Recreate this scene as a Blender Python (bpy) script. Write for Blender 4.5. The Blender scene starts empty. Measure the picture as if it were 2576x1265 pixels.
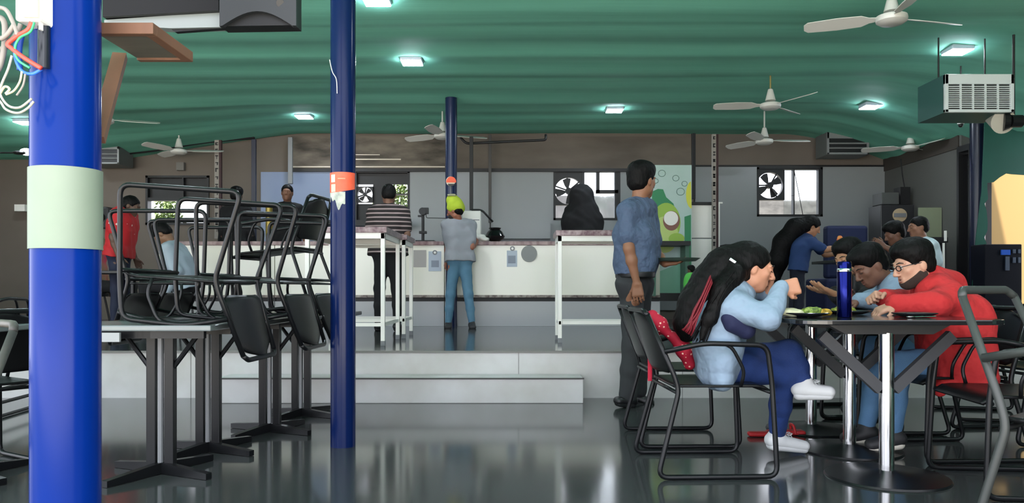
EXPOSURE, WORLD, SUN, LAMP = 1.25, 1.9, 22.0, 60.0
import bpy, bmesh, math, random
import numpy as np
from mathutils import Vector, Matrix, Euler
random.seed(7)
PI = math.pi
F_PX, CX, HY, HZ = 1950.0, 1288.0, 725.0, 0.87
SC = bpy.context.scene
COL = SC.collection

def at(px, py, Y):
    return Vector(((px-CX)*Y/F_PX, Y, HZ+(HY-py)*Y/F_PX))
def X(px, Y): return (px-CX)*Y/F_PX
def Z(py, Y): return HZ+(HY-py)*Y/F_PX

# ---------------------------------------------------------------- materials
def lin(c):
    return tuple(((v/255)/12.92 if v/255 <= .04045 else ((v/255+.055)/1.055)**2.4) for v in c)
MATS = {}
def mat(name, rgb, rough=.5, metal=0, spec=.5, bump=0, bscale=40, vary=0, vscale=3, trans=0, coat=0, rgb2=None, emis=0, stretch=None, detail=4):
    if name in MATS: return MATS[name]
    m = bpy.data.materials.new(name); m.use_nodes = True
    nt = m.node_tree; b = nt.nodes['Principled BSDF']
    c = lin(rgb)
    b.inputs['Base Color'].default_value = (*c, 1)
    b.inputs['Roughness'].default_value = rough
    b.inputs['Metallic'].default_value = metal
    b.inputs['Specular IOR Level'].default_value = spec
    b.inputs['Coat Weight'].default_value = coat
    b.inputs['Coat Roughness'].default_value = .08
    b.inputs['Transmission Weight'].default_value = trans
    if emis:
        b.inputs['Emission Color'].default_value = (*c, 1); b.inputs['Emission Strength'].default_value = emis
    if bump or vary:
        tc = nt.nodes.new('ShaderNodeTexCoord'); mp = nt.nodes.new('ShaderNodeMapping')
        nt.links.new(tc.outputs['Object'], mp.inputs['Vector'])
        if stretch: mp.inputs['Scale'].default_value = stretch
        if vary:
            n = nt.nodes.new('ShaderNodeTexNoise'); n.inputs['Scale'].default_value = vscale; n.inputs['Detail'].default_value = detail
            nt.links.new(mp.outputs[0], n.inputs['Vector'])
            r = nt.nodes.new('ShaderNodeMapRange'); r.inputs[1].default_value = .35; r.inputs[2].default_value = .68
            r.inputs[3].default_value = 0; r.inputs[4].default_value = vary
            nt.links.new(n.outputs['Fac'], r.inputs[0])
            mx = nt.nodes.new('ShaderNodeMix'); mx.data_type = 'RGBA'
            c2 = lin(rgb2) if rgb2 else tuple(v*.45 for v in c)
            mx.inputs['A'].default_value = (*c, 1); mx.inputs['B'].default_value = (*c2, 1)
            nt.links.new(r.outputs[0], mx.inputs['Factor']); nt.links.new(mx.outputs['Result'], b.inputs['Base Color'])
        if bump:
            n2 = nt.nodes.new('ShaderNodeTexNoise'); n2.inputs['Scale'].default_value = bscale; n2.inputs['Detail'].default_value = 3
            nt.links.new(mp.outputs[0], n2.inputs['Vector'])
            bp = nt.nodes.new('ShaderNodeBump'); bp.inputs['Strength'].default_value = bump; bp.inputs['Distance'].default_value = .02 if bscale > 15 or bump < .3 else .14
            nt.links.new(n2.outputs['Fac'], bp.inputs['Height']); nt.links.new(bp.outputs[0], b.inputs['Normal'])
    MATS[name] = m
    return m

def dots(name, rgb, rgb2, scale=60, size=.3, rough=.75):
    if name in MATS: return MATS[name]
    m = mat(name, rgb, rough); nt = m.node_tree; b = nt.nodes['Principled BSDF']
    tc = nt.nodes.new('ShaderNodeTexCoord'); v = nt.nodes.new('ShaderNodeTexVoronoi'); v.inputs['Scale'].default_value = scale; v.inputs['Randomness'].default_value = .35
    nt.links.new(tc.outputs['Object'], v.inputs['Vector'])
    l = nt.nodes.new('ShaderNodeMath'); l.operation = 'LESS_THAN'; l.inputs[1].default_value = size; nt.links.new(v.outputs['Distance'], l.inputs[0])
    mx = nt.nodes.new('ShaderNodeMix'); mx.data_type = 'RGBA'; mx.inputs['A'].default_value = (*lin(rgb), 1); mx.inputs['B'].default_value = (*lin(rgb2), 1)
    nt.links.new(l.outputs[0], mx.inputs['Factor']); nt.links.new(mx.outputs['Result'], b.inputs['Base Color']); return m

def glow(name, rgb, strength):
    m = bpy.data.materials.new(name); m.use_nodes = True; nt = m.node_tree
    nt.nodes.remove(nt.nodes['Principled BSDF'])
    e = nt.nodes.new('ShaderNodeEmission'); e.inputs[0].default_value = (*lin(rgb), 1); e.inputs[1].default_value = strength
    nt.links.new(e.outputs[0], nt.nodes['Material Output'].inputs[0]); return m

# ---------------------------------------------------------------- objects
def root_of(o):
    while o.parent: o = o.parent
    return o
def meta(o, label=None, cat=None, group=None, kind=None):
    if label: o['label'] = label
    if cat: o['category'] = cat
    if group: o['group'] = group
    if kind: o['kind'] = kind
    return o
def thing(name, label, cat, loc=(0, 0, 0), rot=0, group=None):
    o = bpy.data.objects.new(name, None); COL.objects.link(o)
    o.empty_display_size = .1
    o.location = loc; o.rotation_euler = rot if isinstance(rot, (tuple, Euler)) else (0, 0, rot)
    return meta(o, label, cat, group)
def link(name, me, m, parent=None, label=None, world=True):
    """world=True: mesh is in world coordinates (parent chain unrotated)."""
    o = bpy.data.objects.new(name, me); COL.objects.link(o)
    if m is not None and not me.materials: me.materials.append(m)
    if parent:
        o.parent = parent
        if world:
            r = Vector((0, 0, 0)); p = parent
            while p: r += p.location; p = p.parent
            me.transform(Matrix.Translation(-r))
    if label: o['label'] = label
    return o
def obj(name, b, m, parent=None, label=None, world=True, smooth=None, bevel=0):
    me = bpy.data.meshes.new(name); bmesh.ops.recalc_face_normals(b, faces=b.faces)
    b.to_mesh(me); b.free()
    if smooth is not None:
        me.shade_smooth()
        if smooth < 3: me.set_sharp_from_angle(angle=smooth)
    o = link(name, me, m, parent, label, world)
    if bevel:
        md = o.modifiers.new('b', 'BEVEL'); md.width = bevel; md.segments = 2; md.limit_method = 'ANGLE'
    return o
def NB(): return bmesh.new()
def box(b, c, s, rot=None):
    M = Matrix.Translation(c)
    if rot is not None: M = M @ (rot.to_4x4() if isinstance(rot, Matrix) else Euler(rot).to_matrix().to_4x4())
    bmesh.ops.create_cube(b, size=1, matrix=M @ Matrix.Diagonal((*s, 1))); return b
def bx(b, x0, x1, y0, y1, z0, z1):
    return box(b, ((x0+x1)/2, (y0+y1)/2, (z0+z1)/2), (abs(x1-x0), abs(y1-y0), abs(z1-z0)))
def pbx(b, px0, py0, px1, py1, Y, d):
    """box whose front face covers the pixel rectangle at depth Y, d deep."""
    return bx(b, X(px0, Y), X(px1, Y), Y, Y+d, Z(py1, Y), Z(py0, Y))
def cyl(b, p, q, r, r2=None, n=16):
    p, q = Vector(p), Vector(q); d = q-p
    M = Matrix.Translation((p+q)/2) @ d.to_track_quat('Z', 'Y').to_matrix().to_4x4()
    bmesh.ops.create_cone(b, cap_ends=True, segments=n, radius1=r, radius2=r if r2 is None else r2, depth=d.length, matrix=M); return b
def sph(b, c, r, n=16, rot=None):
    r = (r, r, r) if isinstance(r, (int, float)) else r
    M = Matrix.Translation(c)
    if rot is not None: M = M @ rot.to_4x4()
    bmesh.ops.create_uvsphere(b, u_segments=n, v_segments=max(6, n*2//3), radius=1, matrix=M @ Matrix.Diagonal((*r, 1))); return b
def rounded(pts, rad, n=5, closed=False):
    pts = [Vector(p) for p in pts]; out = []; N = len(pts)
    for i, p in enumerate(pts):
        if not closed and i in (0, N-1): out.append(p); continue
        a, c = pts[i-1], pts[(i+1) % N]
        da, dc = (a-p), (c-p); r = min(rad, da.length*.45, dc.length*.45)
        s, e = p+da.normalized()*r, p+dc.normalized()*r
        for k in range(n+1):
            t = k/n; out.append(s*(1-t)**2+p*2*t*(1-t)+e*t*t)
    return out
def smoothpath(pts, n=8):
    pts = [Vector(p) for p in pts]; out = []
    for i in range(len(pts)-1):
        p0, p1, p2, p3 = pts[max(i-1, 0)], pts[i], pts[i+1], pts[min(i+2, len(pts)-1)]
        for k in range(n):
            t = k/n
            out.append(.5*((2*p1)+(p2-p0)*t+(2*p0-5*p1+4*p2-p3)*t*t+(3*p1-p0-3*p2+p3)*t**3))
    out.append(pts[-1]); return out
def tube(b, pts, r, n=8, closed=False, flat=None):
    pts = [Vector(p) for p in pts]
    q = [pts[0]]
    for p in pts[1:]:
        if (p-q[-1]).length > 1e-5: q.append(p)
    pts = q; N = len(pts); rings = []
    t0 = (pts[1]-pts[0]).normalized()
    up = Vector((0, 0, 1)) if abs(t0.z) < .9 else Vector((1, 0, 0))
    nrm = (up-t0*up.dot(t0)).normalized()
    for i, p in enumerate(pts):
        if closed: t = (pts[(i+1) % N]-pts[i-1]).normalized()
        else: t = (pts[min(i+1, N-1)]-pts[max(i-1, 0)]).normalized()
        nrm = (nrm-t*nrm.dot(t)).normalized(); bn = t.cross(nrm)
        rr = r[i] if isinstance(r, (list, tuple)) else r
        ra, rb = (rr, rr) if not flat else (rr, rr*flat)
        rings.append([b.verts.new(p+nrm*math.cos(2*PI*k/n)*ra+bn*math.sin(2*PI*k/n)*rb) for k in range(n)])
    for i in range(N if closed else N-1):
        A, B = rings[i], rings[(i+1) % N]
        for k in range(n): b.faces.new((A[k], A[(k+1) % n], B[(k+1) % n], B[k]))
    if not closed: b.faces.new(rings[0][::-1]); b.faces.new(rings[-1])
    return b
def lathe(b, prof, c, n=28, axis='Z'):
    c = Vector(c); rings = []
    for r, z in prof:
        rings.append([b.verts.new(c+Vector((r*math.cos(2*PI*k/n), r*math.sin(2*PI*k/n), z))) for k in range(n)])
    for A, B in zip(rings, rings[1:]):
        for k in range(n): b.faces.new((A[k], A[(k+1) % n], B[(k+1) % n], B[k]))
    b.faces.new(rings[0][::-1]); b.faces.new(rings[-1]); return b
def prism(b, poly, vec):
    vec = Vector(vec); A = [b.verts.new(Vector(p)) for p in poly]; B = [b.verts.new(Vector(p)+vec) for p in poly]
    n = len(A); b.faces.new(A); b.faces.new(B[::-1])
    for i in range(n): b.faces.new((A[i], B[i], B[(i+1) % n], A[(i+1) % n]))
    return b
def pprism(b, pix, Y, d):
    return prism(b, [at(x, y, Y) for x, y in pix], (0, d, 0))
def disc_poly(cx, cy, rx, ry, n=28, a0=0, a1=2*PI):
    return [(cx+rx*math.cos(a0+(a1-a0)*k/n), cy+ry*math.sin(a0+(a1-a0)*k/n)) for k in range(n)]
def wallbox(b, x0, x1, z0, z1, y0, y1, holes):
    xs = sorted({x0, x1, *[v for h in holes for v in (h[0], h[1])]}); zs = sorted({z0, z1, *[v for h in holes for v in (h[2], h[3])]})
    for i in range(len(xs)-1):
        run = None
        for j in range(len(zs)-1):
            cx, cz = (xs[i]+xs[i+1])/2, (zs[j]+zs[j+1])/2
            if any(h[0] < cx < h[1] and h[2] < cz < h[3] for h in holes): continue
            bx(b, xs[i], xs[i+1], y0, y1, zs[j], zs[j+1])
    bmesh.ops.remove_doubles(b, verts=b.verts, dist=1e-5); return b
def copy_tree(o, parent=None):
    c = o.copy(); COL.objects.link(c)
    if parent: c.parent = parent
    for ch in list(o.children): copy_tree(ch, c)
    return c
def struct(name, b, m, **k):
    return meta(obj(name, b, m, **k), kind='structure')

# ---------------------------------------------------------------- implicit surfaces (one continuous skin)
class Sdf:
    def __init__(s): s.p = []
    def cap(s, a, b, r1, r2=None, k=.02, op=1):
        s.p.append(('c', Vector(a), Vector(b), r1, r1 if r2 is None else r2, k, op)); return s
    def chain(s, pts, rs, k=.02, op=1):
        for i in range(len(pts)-1): s.cap(pts[i], pts[i+1], rs[i], rs[i+1], k, op)
        return s
    def ell(s, c, r, R=None, k=.02, op=1):
        s.p.append(('e', Vector(c), Vector(r), R if R is not None else Matrix.Identity(3), None, k, op)); return s
    def slab(s, a, b, side, w1, w2, r1, r2, k=.03, op=1):
        s.p.append(('s', Vector(a), Vector(b), Vector(side).normalized(), (w1, w2, r1, r2), k, op)); return s
    def plane(s, c, n, k=0):
        s.p.append(('p', Vector(c), Vector(n).normalized(), 0, None, k, -1)); return s      # removes the side n points to
    def bounds(s, q):
        t, k = q[0], q[5]
        if t == 'p': return np.array([-60.]*3), np.array([60.]*3)
        if t == 'c': e = max(q[3], q[4]); P = (q[1], q[2])
        elif t == 'e': e = max(q[2]); P = (q[1], q[1])
        else: e = max(q[4][2:])+max(q[4][:2]); P = (q[1], q[2])
        lo = np.array([min(P[0][i], P[1][i]) for i in range(3)])-e; hi = np.array([max(P[0][i], P[1][i]) for i in range(3)])+e
        return lo, hi
    def field(s, q, G):
        t = q[0]
        if t == 'p': return -((G[0]-q[1][0])*q[2][0]+(G[1]-q[1][1])*q[2][1]+(G[2]-q[1][2])*q[2][2])
        if t in 'cs':
            a, b = np.array(q[1], np.float32), np.array(q[2], np.float32); ba = b-a; L = max(float(ba@ba), 1e-9)
            pa = [G[i]-a[i] for i in range(3)]
            h = np.clip((pa[0]*ba[0]+pa[1]*ba[1]+pa[2]*ba[2])/L, 0, 1)
            d = [pa[i]-h*ba[i] for i in range(3)]
            if t == 's':
                sv = np.array(q[3], np.float32); w1, w2, r1, r2 = q[4]; w = w1+(w2-w1)*h
                u = d[0]*sv[0]+d[1]*sv[1]+d[2]*sv[2]; u = np.clip(u, -w, w)
                d = [d[i]-u*sv[i] for i in range(3)]
            else: r1, r2 = q[3], q[4]
            return np.sqrt(d[0]**2+d[1]**2+d[2]**2)-(r1+(r2-r1)*h)
        c, r, R = q[1], q[2], q[3]
        p = [G[i]-c[i] for i in range(3)]
        l = [(p[0]*R[0][j]+p[1]*R[1][j]+p[2]*R[2][j]) for j in range(3)]
        k0 = np.sqrt(sum((l[j]/r[j])**2 for j in range(3))); k1 = np.sqrt(sum((l[j]/r[j]**2)**2 for j in range(3)))+1e-9
        return k0*(k0-1)/k1
    def mesh(s, name, res=.01, noise=0, nfreq=30):
        B = [s.bounds(q) for q in s.p]
        pos = [b for b, q in zip(B, s.p) if q[-1] > 0]
        lo = np.min([b[0] for b in pos], 0)-res*3; hi = np.max([b[1] for b in pos], 0)+res*3
        n = np.ceil((hi-lo)/res).astype(int)+1
        D = np.full(n, .5, np.float32); ax = [lo[i]+np.arange(n[i])*res for i in range(3)]
        for (bl, bh), q in zip(B, s.p):
            k, op = q[5], q[6]; m = k+res*3
            i0 = np.clip(np.floor((bl-m-lo)/res).astype(int), 0, n); i1 = np.clip(np.ceil((bh+m-lo)/res).astype(int)+1, 0, n)
            if (i1 <= i0).any(): continue
            sl = tuple(slice(i0[i], i1[i]) for i in range(3))
            G = [ax[0][sl[0]].astype(np.float32)[:, None, None], ax[1][sl[1]].astype(np.float32)[None, :, None], ax[2][sl[2]].astype(np.float32)[None, None, :]]
            d = np.broadcast_to(s.field(q, G), D[sl].shape)
            o = D[sl]
            if op > 0:
                h = np.maximum(k-np.abs(o-d), 0)/k if k > 0 else 0
                D[sl] = np.minimum(o, d)-(h*h*k*.25 if k > 0 else 0)
            else:
                h = np.maximum(k-np.abs(o+d), 0)/k if k > 0 else 0
                D[sl] = np.maximum(o, -d)+(h*h*k*.25 if k > 0 else 0)
        if noise:
            gx, gy, gz = ax[0][:, None, None], ax[1][None, :, None], ax[2][None, None, :]
            f = nfreq
            D = D+noise*(np.sin(f*gx+2.1*np.sin(f*.6*gz+gy*7))*np.sin(f*.8*gz+1.7*np.sin(f*.5*gy+gx*9))+.5*np.sin(f*1.9*(gy+gz*.7)+2*np.sin(f*gx))).astype(np.float32)
        S = D < 0
        c = S[:-1, :-1, :-1].astype(np.int8)
        for dx, dy, dz in ((1,0,0),(0,1,0),(0,0,1),(1,1,0),(1,0,1),(0,1,1),(1,1,1)):
            c = c+S[dx:D.shape[0]-1+dx, dy:D.shape[1]-1+dy, dz:D.shape[2]-1+dz]
        I = np.argwhere((c > 0) & (c < 8))
        CO = [(0,0,0),(1,0,0),(0,1,0),(1,1,0),(0,0,1),(1,0,1),(0,1,1),(1,1,1)]
        V = np.stack([D[I[:,0]+o[0], I[:,1]+o[1], I[:,2]+o[2]] for o in CO], 1)
        acc = np.zeros((len(I), 3)); cnt = np.zeros(len(I))
        for a in range(8):
            for bb in range(a+1, 8):
                if sum(abs(CO[a][i]-CO[bb][i]) for i in range(3)) != 1: continue
                va, vb = V[:, a], V[:, bb]; m = (va < 0) != (vb < 0)
                t = np.where(m, va/np.where(m, va-vb, 1), 0)
                pt = np.array(CO[a])[None]+t[:, None]*(np.array(CO[bb])-np.array(CO[a]))[None]
                acc += pt*m[:, None]; cnt += m
        P = (I+acc/cnt[:, None])*res+lo
        vid = np.full(c.shape, -1, np.int64); vid[I[:,0], I[:,1], I[:,2]] = np.arange(len(I))
        quads = []
        for axx in range(3):
            a1, a2 = (axx+1) % 3, (axx+2) % 3
            s0 = [slice(None)]*3; s1 = [slice(None)]*3
            s0[axx] = slice(0, -1); s1[axx] = slice(1, None)
            E = S[tuple(s0)] != S[tuple(s1)]
            e = np.argwhere(E); e = e[(e[:, a1] > 0) & (e[:, a2] > 0) & (e[:, a1] < D.shape[a1]-1) & (e[:, a2] < D.shape[a2]-1)]
            def g(o1, o2):
                q = e.copy(); q[:, a1] -= o1; q[:, a2] -= o2; return vid[q[:,0], q[:,1], q[:,2]]
            Q = np.stack([g(1,1), g(0,1), g(0,0), g(1,0)], 1)
            flip = ~S[e[:,0], e[:,1], e[:,2]]; Q[flip] = Q[flip][:, ::-1]
            quads.append(Q)
        Q = np.concatenate(quads); Q = Q[(Q >= 0).all(1)]
        me = bpy.data.meshes.new(name)
        me.vertices.add(len(P)); me.vertices.foreach_set('co', P.astype(np.float32).ravel())
        me.loops.add(len(Q)*4); me.loops.foreach_set('vertex_index', Q.astype(np.int32).ravel())
        me.polygons.add(len(Q)); me.polygons.foreach_set('loop_start', (np.arange(len(Q))*4).astype(np.int32))
        me.polygons.foreach_set('loop_total', np.full(len(Q), 4, np.int32))
        me.update(calc_edges=True); me.validate(); me.shade_smooth()
        return me
# ================================================================ camera and daylight
cam = bpy.data.cameras.new('camera'); camo = bpy.data.objects.new('camera', cam); COL.objects.link(camo)
camo.location = (0, 0, HZ); camo.rotation_euler = (PI/2, 0, 0)
cam.sensor_width = 36; cam.lens = F_PX/2576*36; cam.shift_y = (HY-632.5)/2576; cam.clip_start = .05
SC.camera = camo
vs = SC.view_settings; vs.view_transform = 'Standard'; vs.look = 'None'; vs.gamma = 1; vs.use_curve_mapping = False
vs.exposure = EXPOSURE
w = bpy.data.worlds.new('world'); SC.world = w; w.use_nodes = True
wn = w.node_tree; bg = wn.nodes['Background']
bg.inputs[0].default_value = (*lin((240, 244, 255)), 1); bg.inputs[1].default_value = WORLD
sun = bpy.data.lights.new('sun', 'SUN'); sun.energy = SUN; sun.angle = math.radians(2); sun.color = (1, .93, .82)
suno = bpy.data.objects.new('sun', sun); COL.objects.link(suno)
suno.rotation_euler = Vector((-.2, -.14, .97)).to_track_quat('Z', 'Y').to_euler()

# ================================================================ materials of the place
M_floor = mat('polished_grey_floor', (62, 65, 65), .11, spec=.5, vary=.35, vscale=1.2, rgb2=(52, 57, 58), bump=.004, bscale=2)
M_riser = mat('off_white_riser_paint', (208, 206, 206), .35, vary=.6, vscale=2.2, rgb2=(170, 166, 156), bump=.05, bscale=12)
M_green = mat('green_ceiling_cloth', (116, 192, 168), .75, bump=.12, bscale=9, vary=.7, vscale=1.6, rgb2=(94, 166, 143), stretch=(.10, 2.4, 1))  # stretched tone bands put the shading of the folds into the cloth colour
M_wall = mat('beige_wall_paint', (116, 106, 97), .8, vary=.5, vscale=1.0, rgb2=(96, 87, 78))
M_panel = mat('white_wall_panel', (140, 143, 143), .28, spec=.5)
M_blue_panel = mat('blue_white_wall_panel', (130, 144, 172), .3)
M_stain = mat('stained_beige_board', (120, 110, 98), .75, vary=1, vscale=2.6, rgb2=(44, 39, 33), stretch=(.7, 1, 2.2), detail=7)
M_dark = mat('dark_frame_paint', (22, 22, 24), .5)
M_black = mat('black_powder_coat', (20, 21, 23), .32, spec=.3)
M_black_soft = mat('black_cloth_soft', (16, 16, 19), .85)
M_navy = mat('navy_blue_pole_paint', (10, 28, 74), .2, spec=.2)
M_bright_navy = mat('royal_blue_pole_paint', (3, 38, 118), .2, spec=.12, coat=0, vary=.35, vscale=4, rgb2=(4, 34, 100))
M_white = mat('white_enamel', (240, 238, 230), .3)
M_cream = mat('cream_counter_laminate', (244, 240, 224), .22, spec=.5, coat=.3)
M_grey = mat('mid_grey_metal', (120, 122, 124), .4, metal=.2)
M_paper = mat('pale_green_paper', (124, 137, 122), .55, vary=.5, vscale=5, rgb2=(108, 127, 108))
M_chrome = mat('polished_steel', (215, 215, 215), .12, metal=1)
M_wood = mat('brown_wood', (112, 78, 58), .6, vary=.5, vscale=4, rgb2=(88, 60, 44), stretch=(3, 3, .5))
M_ply = mat('grey_plywood', (92, 88, 78), .7, vary=.5, vscale=5, rgb2=(72, 68, 60), stretch=(1, 6, 1))
M_edge = mat('pink_granite_edge', (176, 150, 146), .35, vary=1, vscale=14, rgb2=(112, 78, 84), stretch=(1, 1, .5), detail=6)
M_glass = mat('window_glass', (235, 240, 240), .05, trans=1)
M_tile = mat('grey_white_tile', (176, 176, 178), .3)

# ================================================================ room shell
PZ, PY = .37, 6.15            # raised eating level: height and front edge
b = NB(); bx(b, -9, 9.6, -1.2, PY+.05, -.1, 0); struct('floor', b, M_floor)
b = NB(); bx(b, -16, 16, -16, -1.2, -.15, -.02); struct('ground_front', b, mat('pale_concrete_ground', (196, 192, 182), .85))
b = NB(); bx(b, -8.6, 9.6, PY+.012, 12.75, -.05, PZ); struct('floor_upper', b, M_floor)
b = NB(); bx(b, -8.6, 9.6, PY, PY+.012, 0, PZ-.012); struct('trim_1', b, M_riser)
b = NB(); bx(b, -8.6, 9.6, PY-.012, PY+.03, PZ-.012, PZ+.003); struct('trim_2', b, mat('riser_nosing', (120, 118, 114), .4))
x0s, x1s = X(545, 5.88), X(1467, 5.88)
b = NB(); bx(b, x0s, x1s, 5.86, PY, 0, .19); s_ = struct('floor_step', b, M_riser, bevel=.006)
b = NB()
bx(b, x0s-.005, x1s+.005, 5.85, 5.862, .183, .193); struct('trim_3', b, mat('dark_step_line', (70, 68, 66), .6))
b = NB()
for xx in (-2.55, -1.35, .05, 1.35, 2.6, 3.9): bx(b, xx, xx+.004, PY-.002, PY, 0, PZ-.01)
struct('trim_4', b, mat('riser_joint', (120, 118, 116), .8))

BY = 12.5                     # back wall
hW1 = (X(368, BY), X(527, BY), Z(566, BY), Z(442, BY))
hK = (X(893, BY), X(1031, BY), Z(590, BY), Z(430, BY))
hW3 = (X(1392, BY), X(1560, BY), Z(554, BY), Z(427, BY))
hW4 = (X(1903, BY), X(2068, BY), Z(545, BY), Z(421, BY))
HOLES = [hW1, hK, hW3, hW4]
b = wallbox(NB(), -8.3, 6.0, 0, 3.42, BY, BY+.18, HOLES); struct('wall_back', b, M_wall)
# lower white panelling, split at the windows, set on the wall face
def panel(n, px0, py0, px1, py1, m, d=.02, Y=BY):
    x0, x1, z0, z1 = X(px0, Y), X(px1, Y), Z(py1, Y), Z(py0, Y)
    hs = [(max(h[0], x0), min(h[1], x1), max(h[2], z0), min(h[3], z1)) for h in HOLES]
    hs = [h for h in hs if h[0] < h[1]-1e-4 and h[2] < h[3]-1e-4]
    b = wallbox(NB(), x0, x1, z0, z1, Y-d, Y, hs); return struct('trim_%d' % n, b, m)
panel(5, 657, 433, 893, 780, M_blue_panel)
panel(6, 1031, 428, 1740, 780, M_panel)
panel(7, 1745, 420, 2225, 780, M_panel)
panel(8, 893, 590, 1031, 780, M_blue_panel)
panel(9, 735, 344, 1125, 428, M_stain, .05)
panel(10, 1125, 344, 1738, 424, mat('stained_beige_board_right', (114, 104, 94), .75, vary=.8, vscale=1.2, rgb2=(78, 70, 62), stretch=(.7, 1, 2.2)), .03)
b = NB(); bx(b, X(735, BY), X(1740, BY), BY-.07, BY, Z(433, BY), Z(425, BY)); struct('trim_11', b, M_dark)
b = NB(); bx(b, X(1745, BY), X(2225, BY), BY-.045, BY, Z(420, BY), Z(416, BY)); struct('trim_12', b, M_dark)
b = NB()
for px in (1232, 1745): bx(b, X(px, BY), X(px+3, BY), BY-.025, BY, Z(600, BY), Z(424, BY))
struct('trim_13', b, M_dark)
# bright metal strips left on the stained boards
b = NB(); bx(b, X(893, BY), X(957, BY), BY-.07, BY-.05, Z(392, BY), Z(390, BY)); bx(b, X(893, BY), X(1010, BY), BY-.07, BY-.05, Z(404, BY), Z(401, BY))
bx(b, X(735, BY), X(1120, BY), BY-.085, BY-.05, Z(423, BY), Z(420, BY)); struct('trim_14', b, mat('bare_metal_strip', (190, 180, 165), .4, metal=.4))
b = NB(); bx(b, 3.0, 9.6, -1.2, -1.05, 0, 3.5); struct('light_blocker_front', b, M_wall)  # added unseen wall behind the camera, narrows the daylight opening on the right
b = NB(); bx(b, 6.95, 7.1, -1.05, 8.7, 0, 3.47); struct('light_blocker_side', b, mat('light_blocker_teal', (30, 74, 64), .8))  # added unseen screen, keeps sky light from entering at the right side
# left and right walls
b = NB(); bx(b, -8.5, -8.3, 6.2, 12.7, 0, 3.42); struct('wall_left', b, mat('grey_side_wall', (76, 78, 74), .7))
b = NB(); bx(b, 6.0, 6.18, 10.35, 12.7, 0, 3.42); struct('wall_right', b, mat('grey_right_wall', (84, 84, 80), .75))
b = NB(); bx(b, 5.985, 6.0, 10.4, 12.5, 2.75, 3.4); struct('trim_15', b, mat('brown_band_paint', (58, 52, 46), .8))
# dark door frame at the end of the right wall
b = NB()
bx(b, 5.93, 6.2, 10.29, 10.34, PZ, 2.75); bx(b, 5.93, 6.2, 10.02, 10.07, PZ, 2.75); bx(b, 5.93, 6.2, 10.07, 10.29, 2.67, 2.75)
struct('door_1', b, M_dark)
b = NB(); bx(b, 6.05, 6.09, 10.07, 10.29, PZ, 2.65); struct('door_2', b, mat('dark_glass_leaf', (40, 42, 44), .25))

# ceiling cloth: stretched, with cross folds and sagging corners
def ceil_z(x, y):
    z = 3.35
    t = max(0, (y-9.5)/3.0)
    if x > 4.4: z -= .42*min(1.2, (x-4.4)/1.6)**1.5*max(0, min(1, (y-6.8)/2.6))
    if x < -3.4: z -= .42*t*min(1, ((-x-3.4)/3.0))**1.1
    z -= .009*max(0, math.cos(y*6.1+.25*math.sin(x*.5)))**10+.007*max(0, math.cos(y*2.9+1+.2*math.sin(x*.8)))**14
    z += .012*math.sin(y*4.1+.3*math.sin(x*.7))+.008*math.sin(y*9.7+x*.25)+.006*math.sin(x*1.3+y)
    return z
CE0 = 1.1
b = NB(); nx, ny = 90, 280; g = []
for i in range(nx+1):
    xx = -8.6+(15.4)*i/nx; g.append([b.verts.new((xx, CE0+(12.6-CE0)*j/ny, ceil_z(xx, CE0+(12.6-CE0)*j/ny))) for j in range(ny+1)])
for i in range(nx):
    for j in range(ny): b.faces.new((g[i][j], g[i+1][j], g[i+1][j+1], g[i][j+1]))
ce = struct('ceiling', b, M_green, smooth=3.2)
md = ce.modifiers.new('s', 'SOLIDIFY'); md.thickness = .02; md.offset = 1
b = NB(); bx(b, -8.8, 6.9, CE0, 12.8, 3.47, 3.6); struct('roof', b, M_dark)
b = NB(); bx(b, -8.8, 6.9, CE0-.12, CE0, 3.3, 3.6); struct('beam_front', b, M_dark)
b = NB(); bx(b, X(166, 1.8)-.06, X(166, 1.8)+.06, CE0, 12, 3.38, 3.46); struct('beam_side', b, M_dark)
# black sagging hem where the cloth meets the back wall
def hem(name, px, label, Yh=12.3, r=.03):
    b = NB(); tube(b, smoothpath([at(x, y, Yh) for x, y in px]), r, 8); o = obj(name, b, M_black_soft, smooth=3.2); return meta(o, label, 'cable')
hem('cable_bundle', [(305, 381), (400, 372), (470, 358), (520, 352), (560, 352), (600, 348), (640, 346)], 'thick black cable bundle sagging under the green ceiling at left', r=.028)
hem('cable_bundle', [(310, 388), (400, 378), (480, 364), (540, 356)], 'thin black cable just below the thick sagging bundle at left', 12.25, .014)
hem('cable_bundle', [(1880, 322), (1960, 326), (2040, 330), (2083, 333), (2190, 336), (2260, 340)], 'black cable bundle under the green ceiling above the exhaust fan window', r=.03)

# windows -------------------------------------------------------------
def window(n, h, frames, glassm=None, parts=()):
    b = NB(); t = .035
    x0, x1, z0, z1 = h; y0, y1 = BY-.03, BY+.1
    for a in ((x0, x1, z0, z0+t), (x0, x1, z1-t, z1), (x0, x0+t, z0, z1), (x1-t, x1, z0, z1)): bx(b, a[0], a[1], y0, y1, a[2], a[3])
    for a in frames: bx(b, a[0], a[1], y0+.01, y1-.02, a[2], a[3])
    return struct('window_%d' % n, b, M_dark)
w1 = window(1, hW1, [(hW1[0], hW1[1], Z(505, BY), Z(497, BY)), (X(459, BY), X(463, BY), Z(500, BY), hW1[3])])
b = NB(); bx(b, hW1[0]+.02, hW1[1]-.02, BY+.05, BY+.06, Z(499, BY), hW1[3]-.02); obj('pane', b, mat('dark_tinted_pane', (18, 18, 19), .5), w1)
w2 = window(2, hK, [(X(967, BY), X(971, BY), Z(560, BY), Z(466, BY)), (X(967, BY), hK[1], Z(490, BY), Z(487, BY)), (X(893, BY), hK[1], Z(560, BY), Z(556, BY))])
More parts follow.
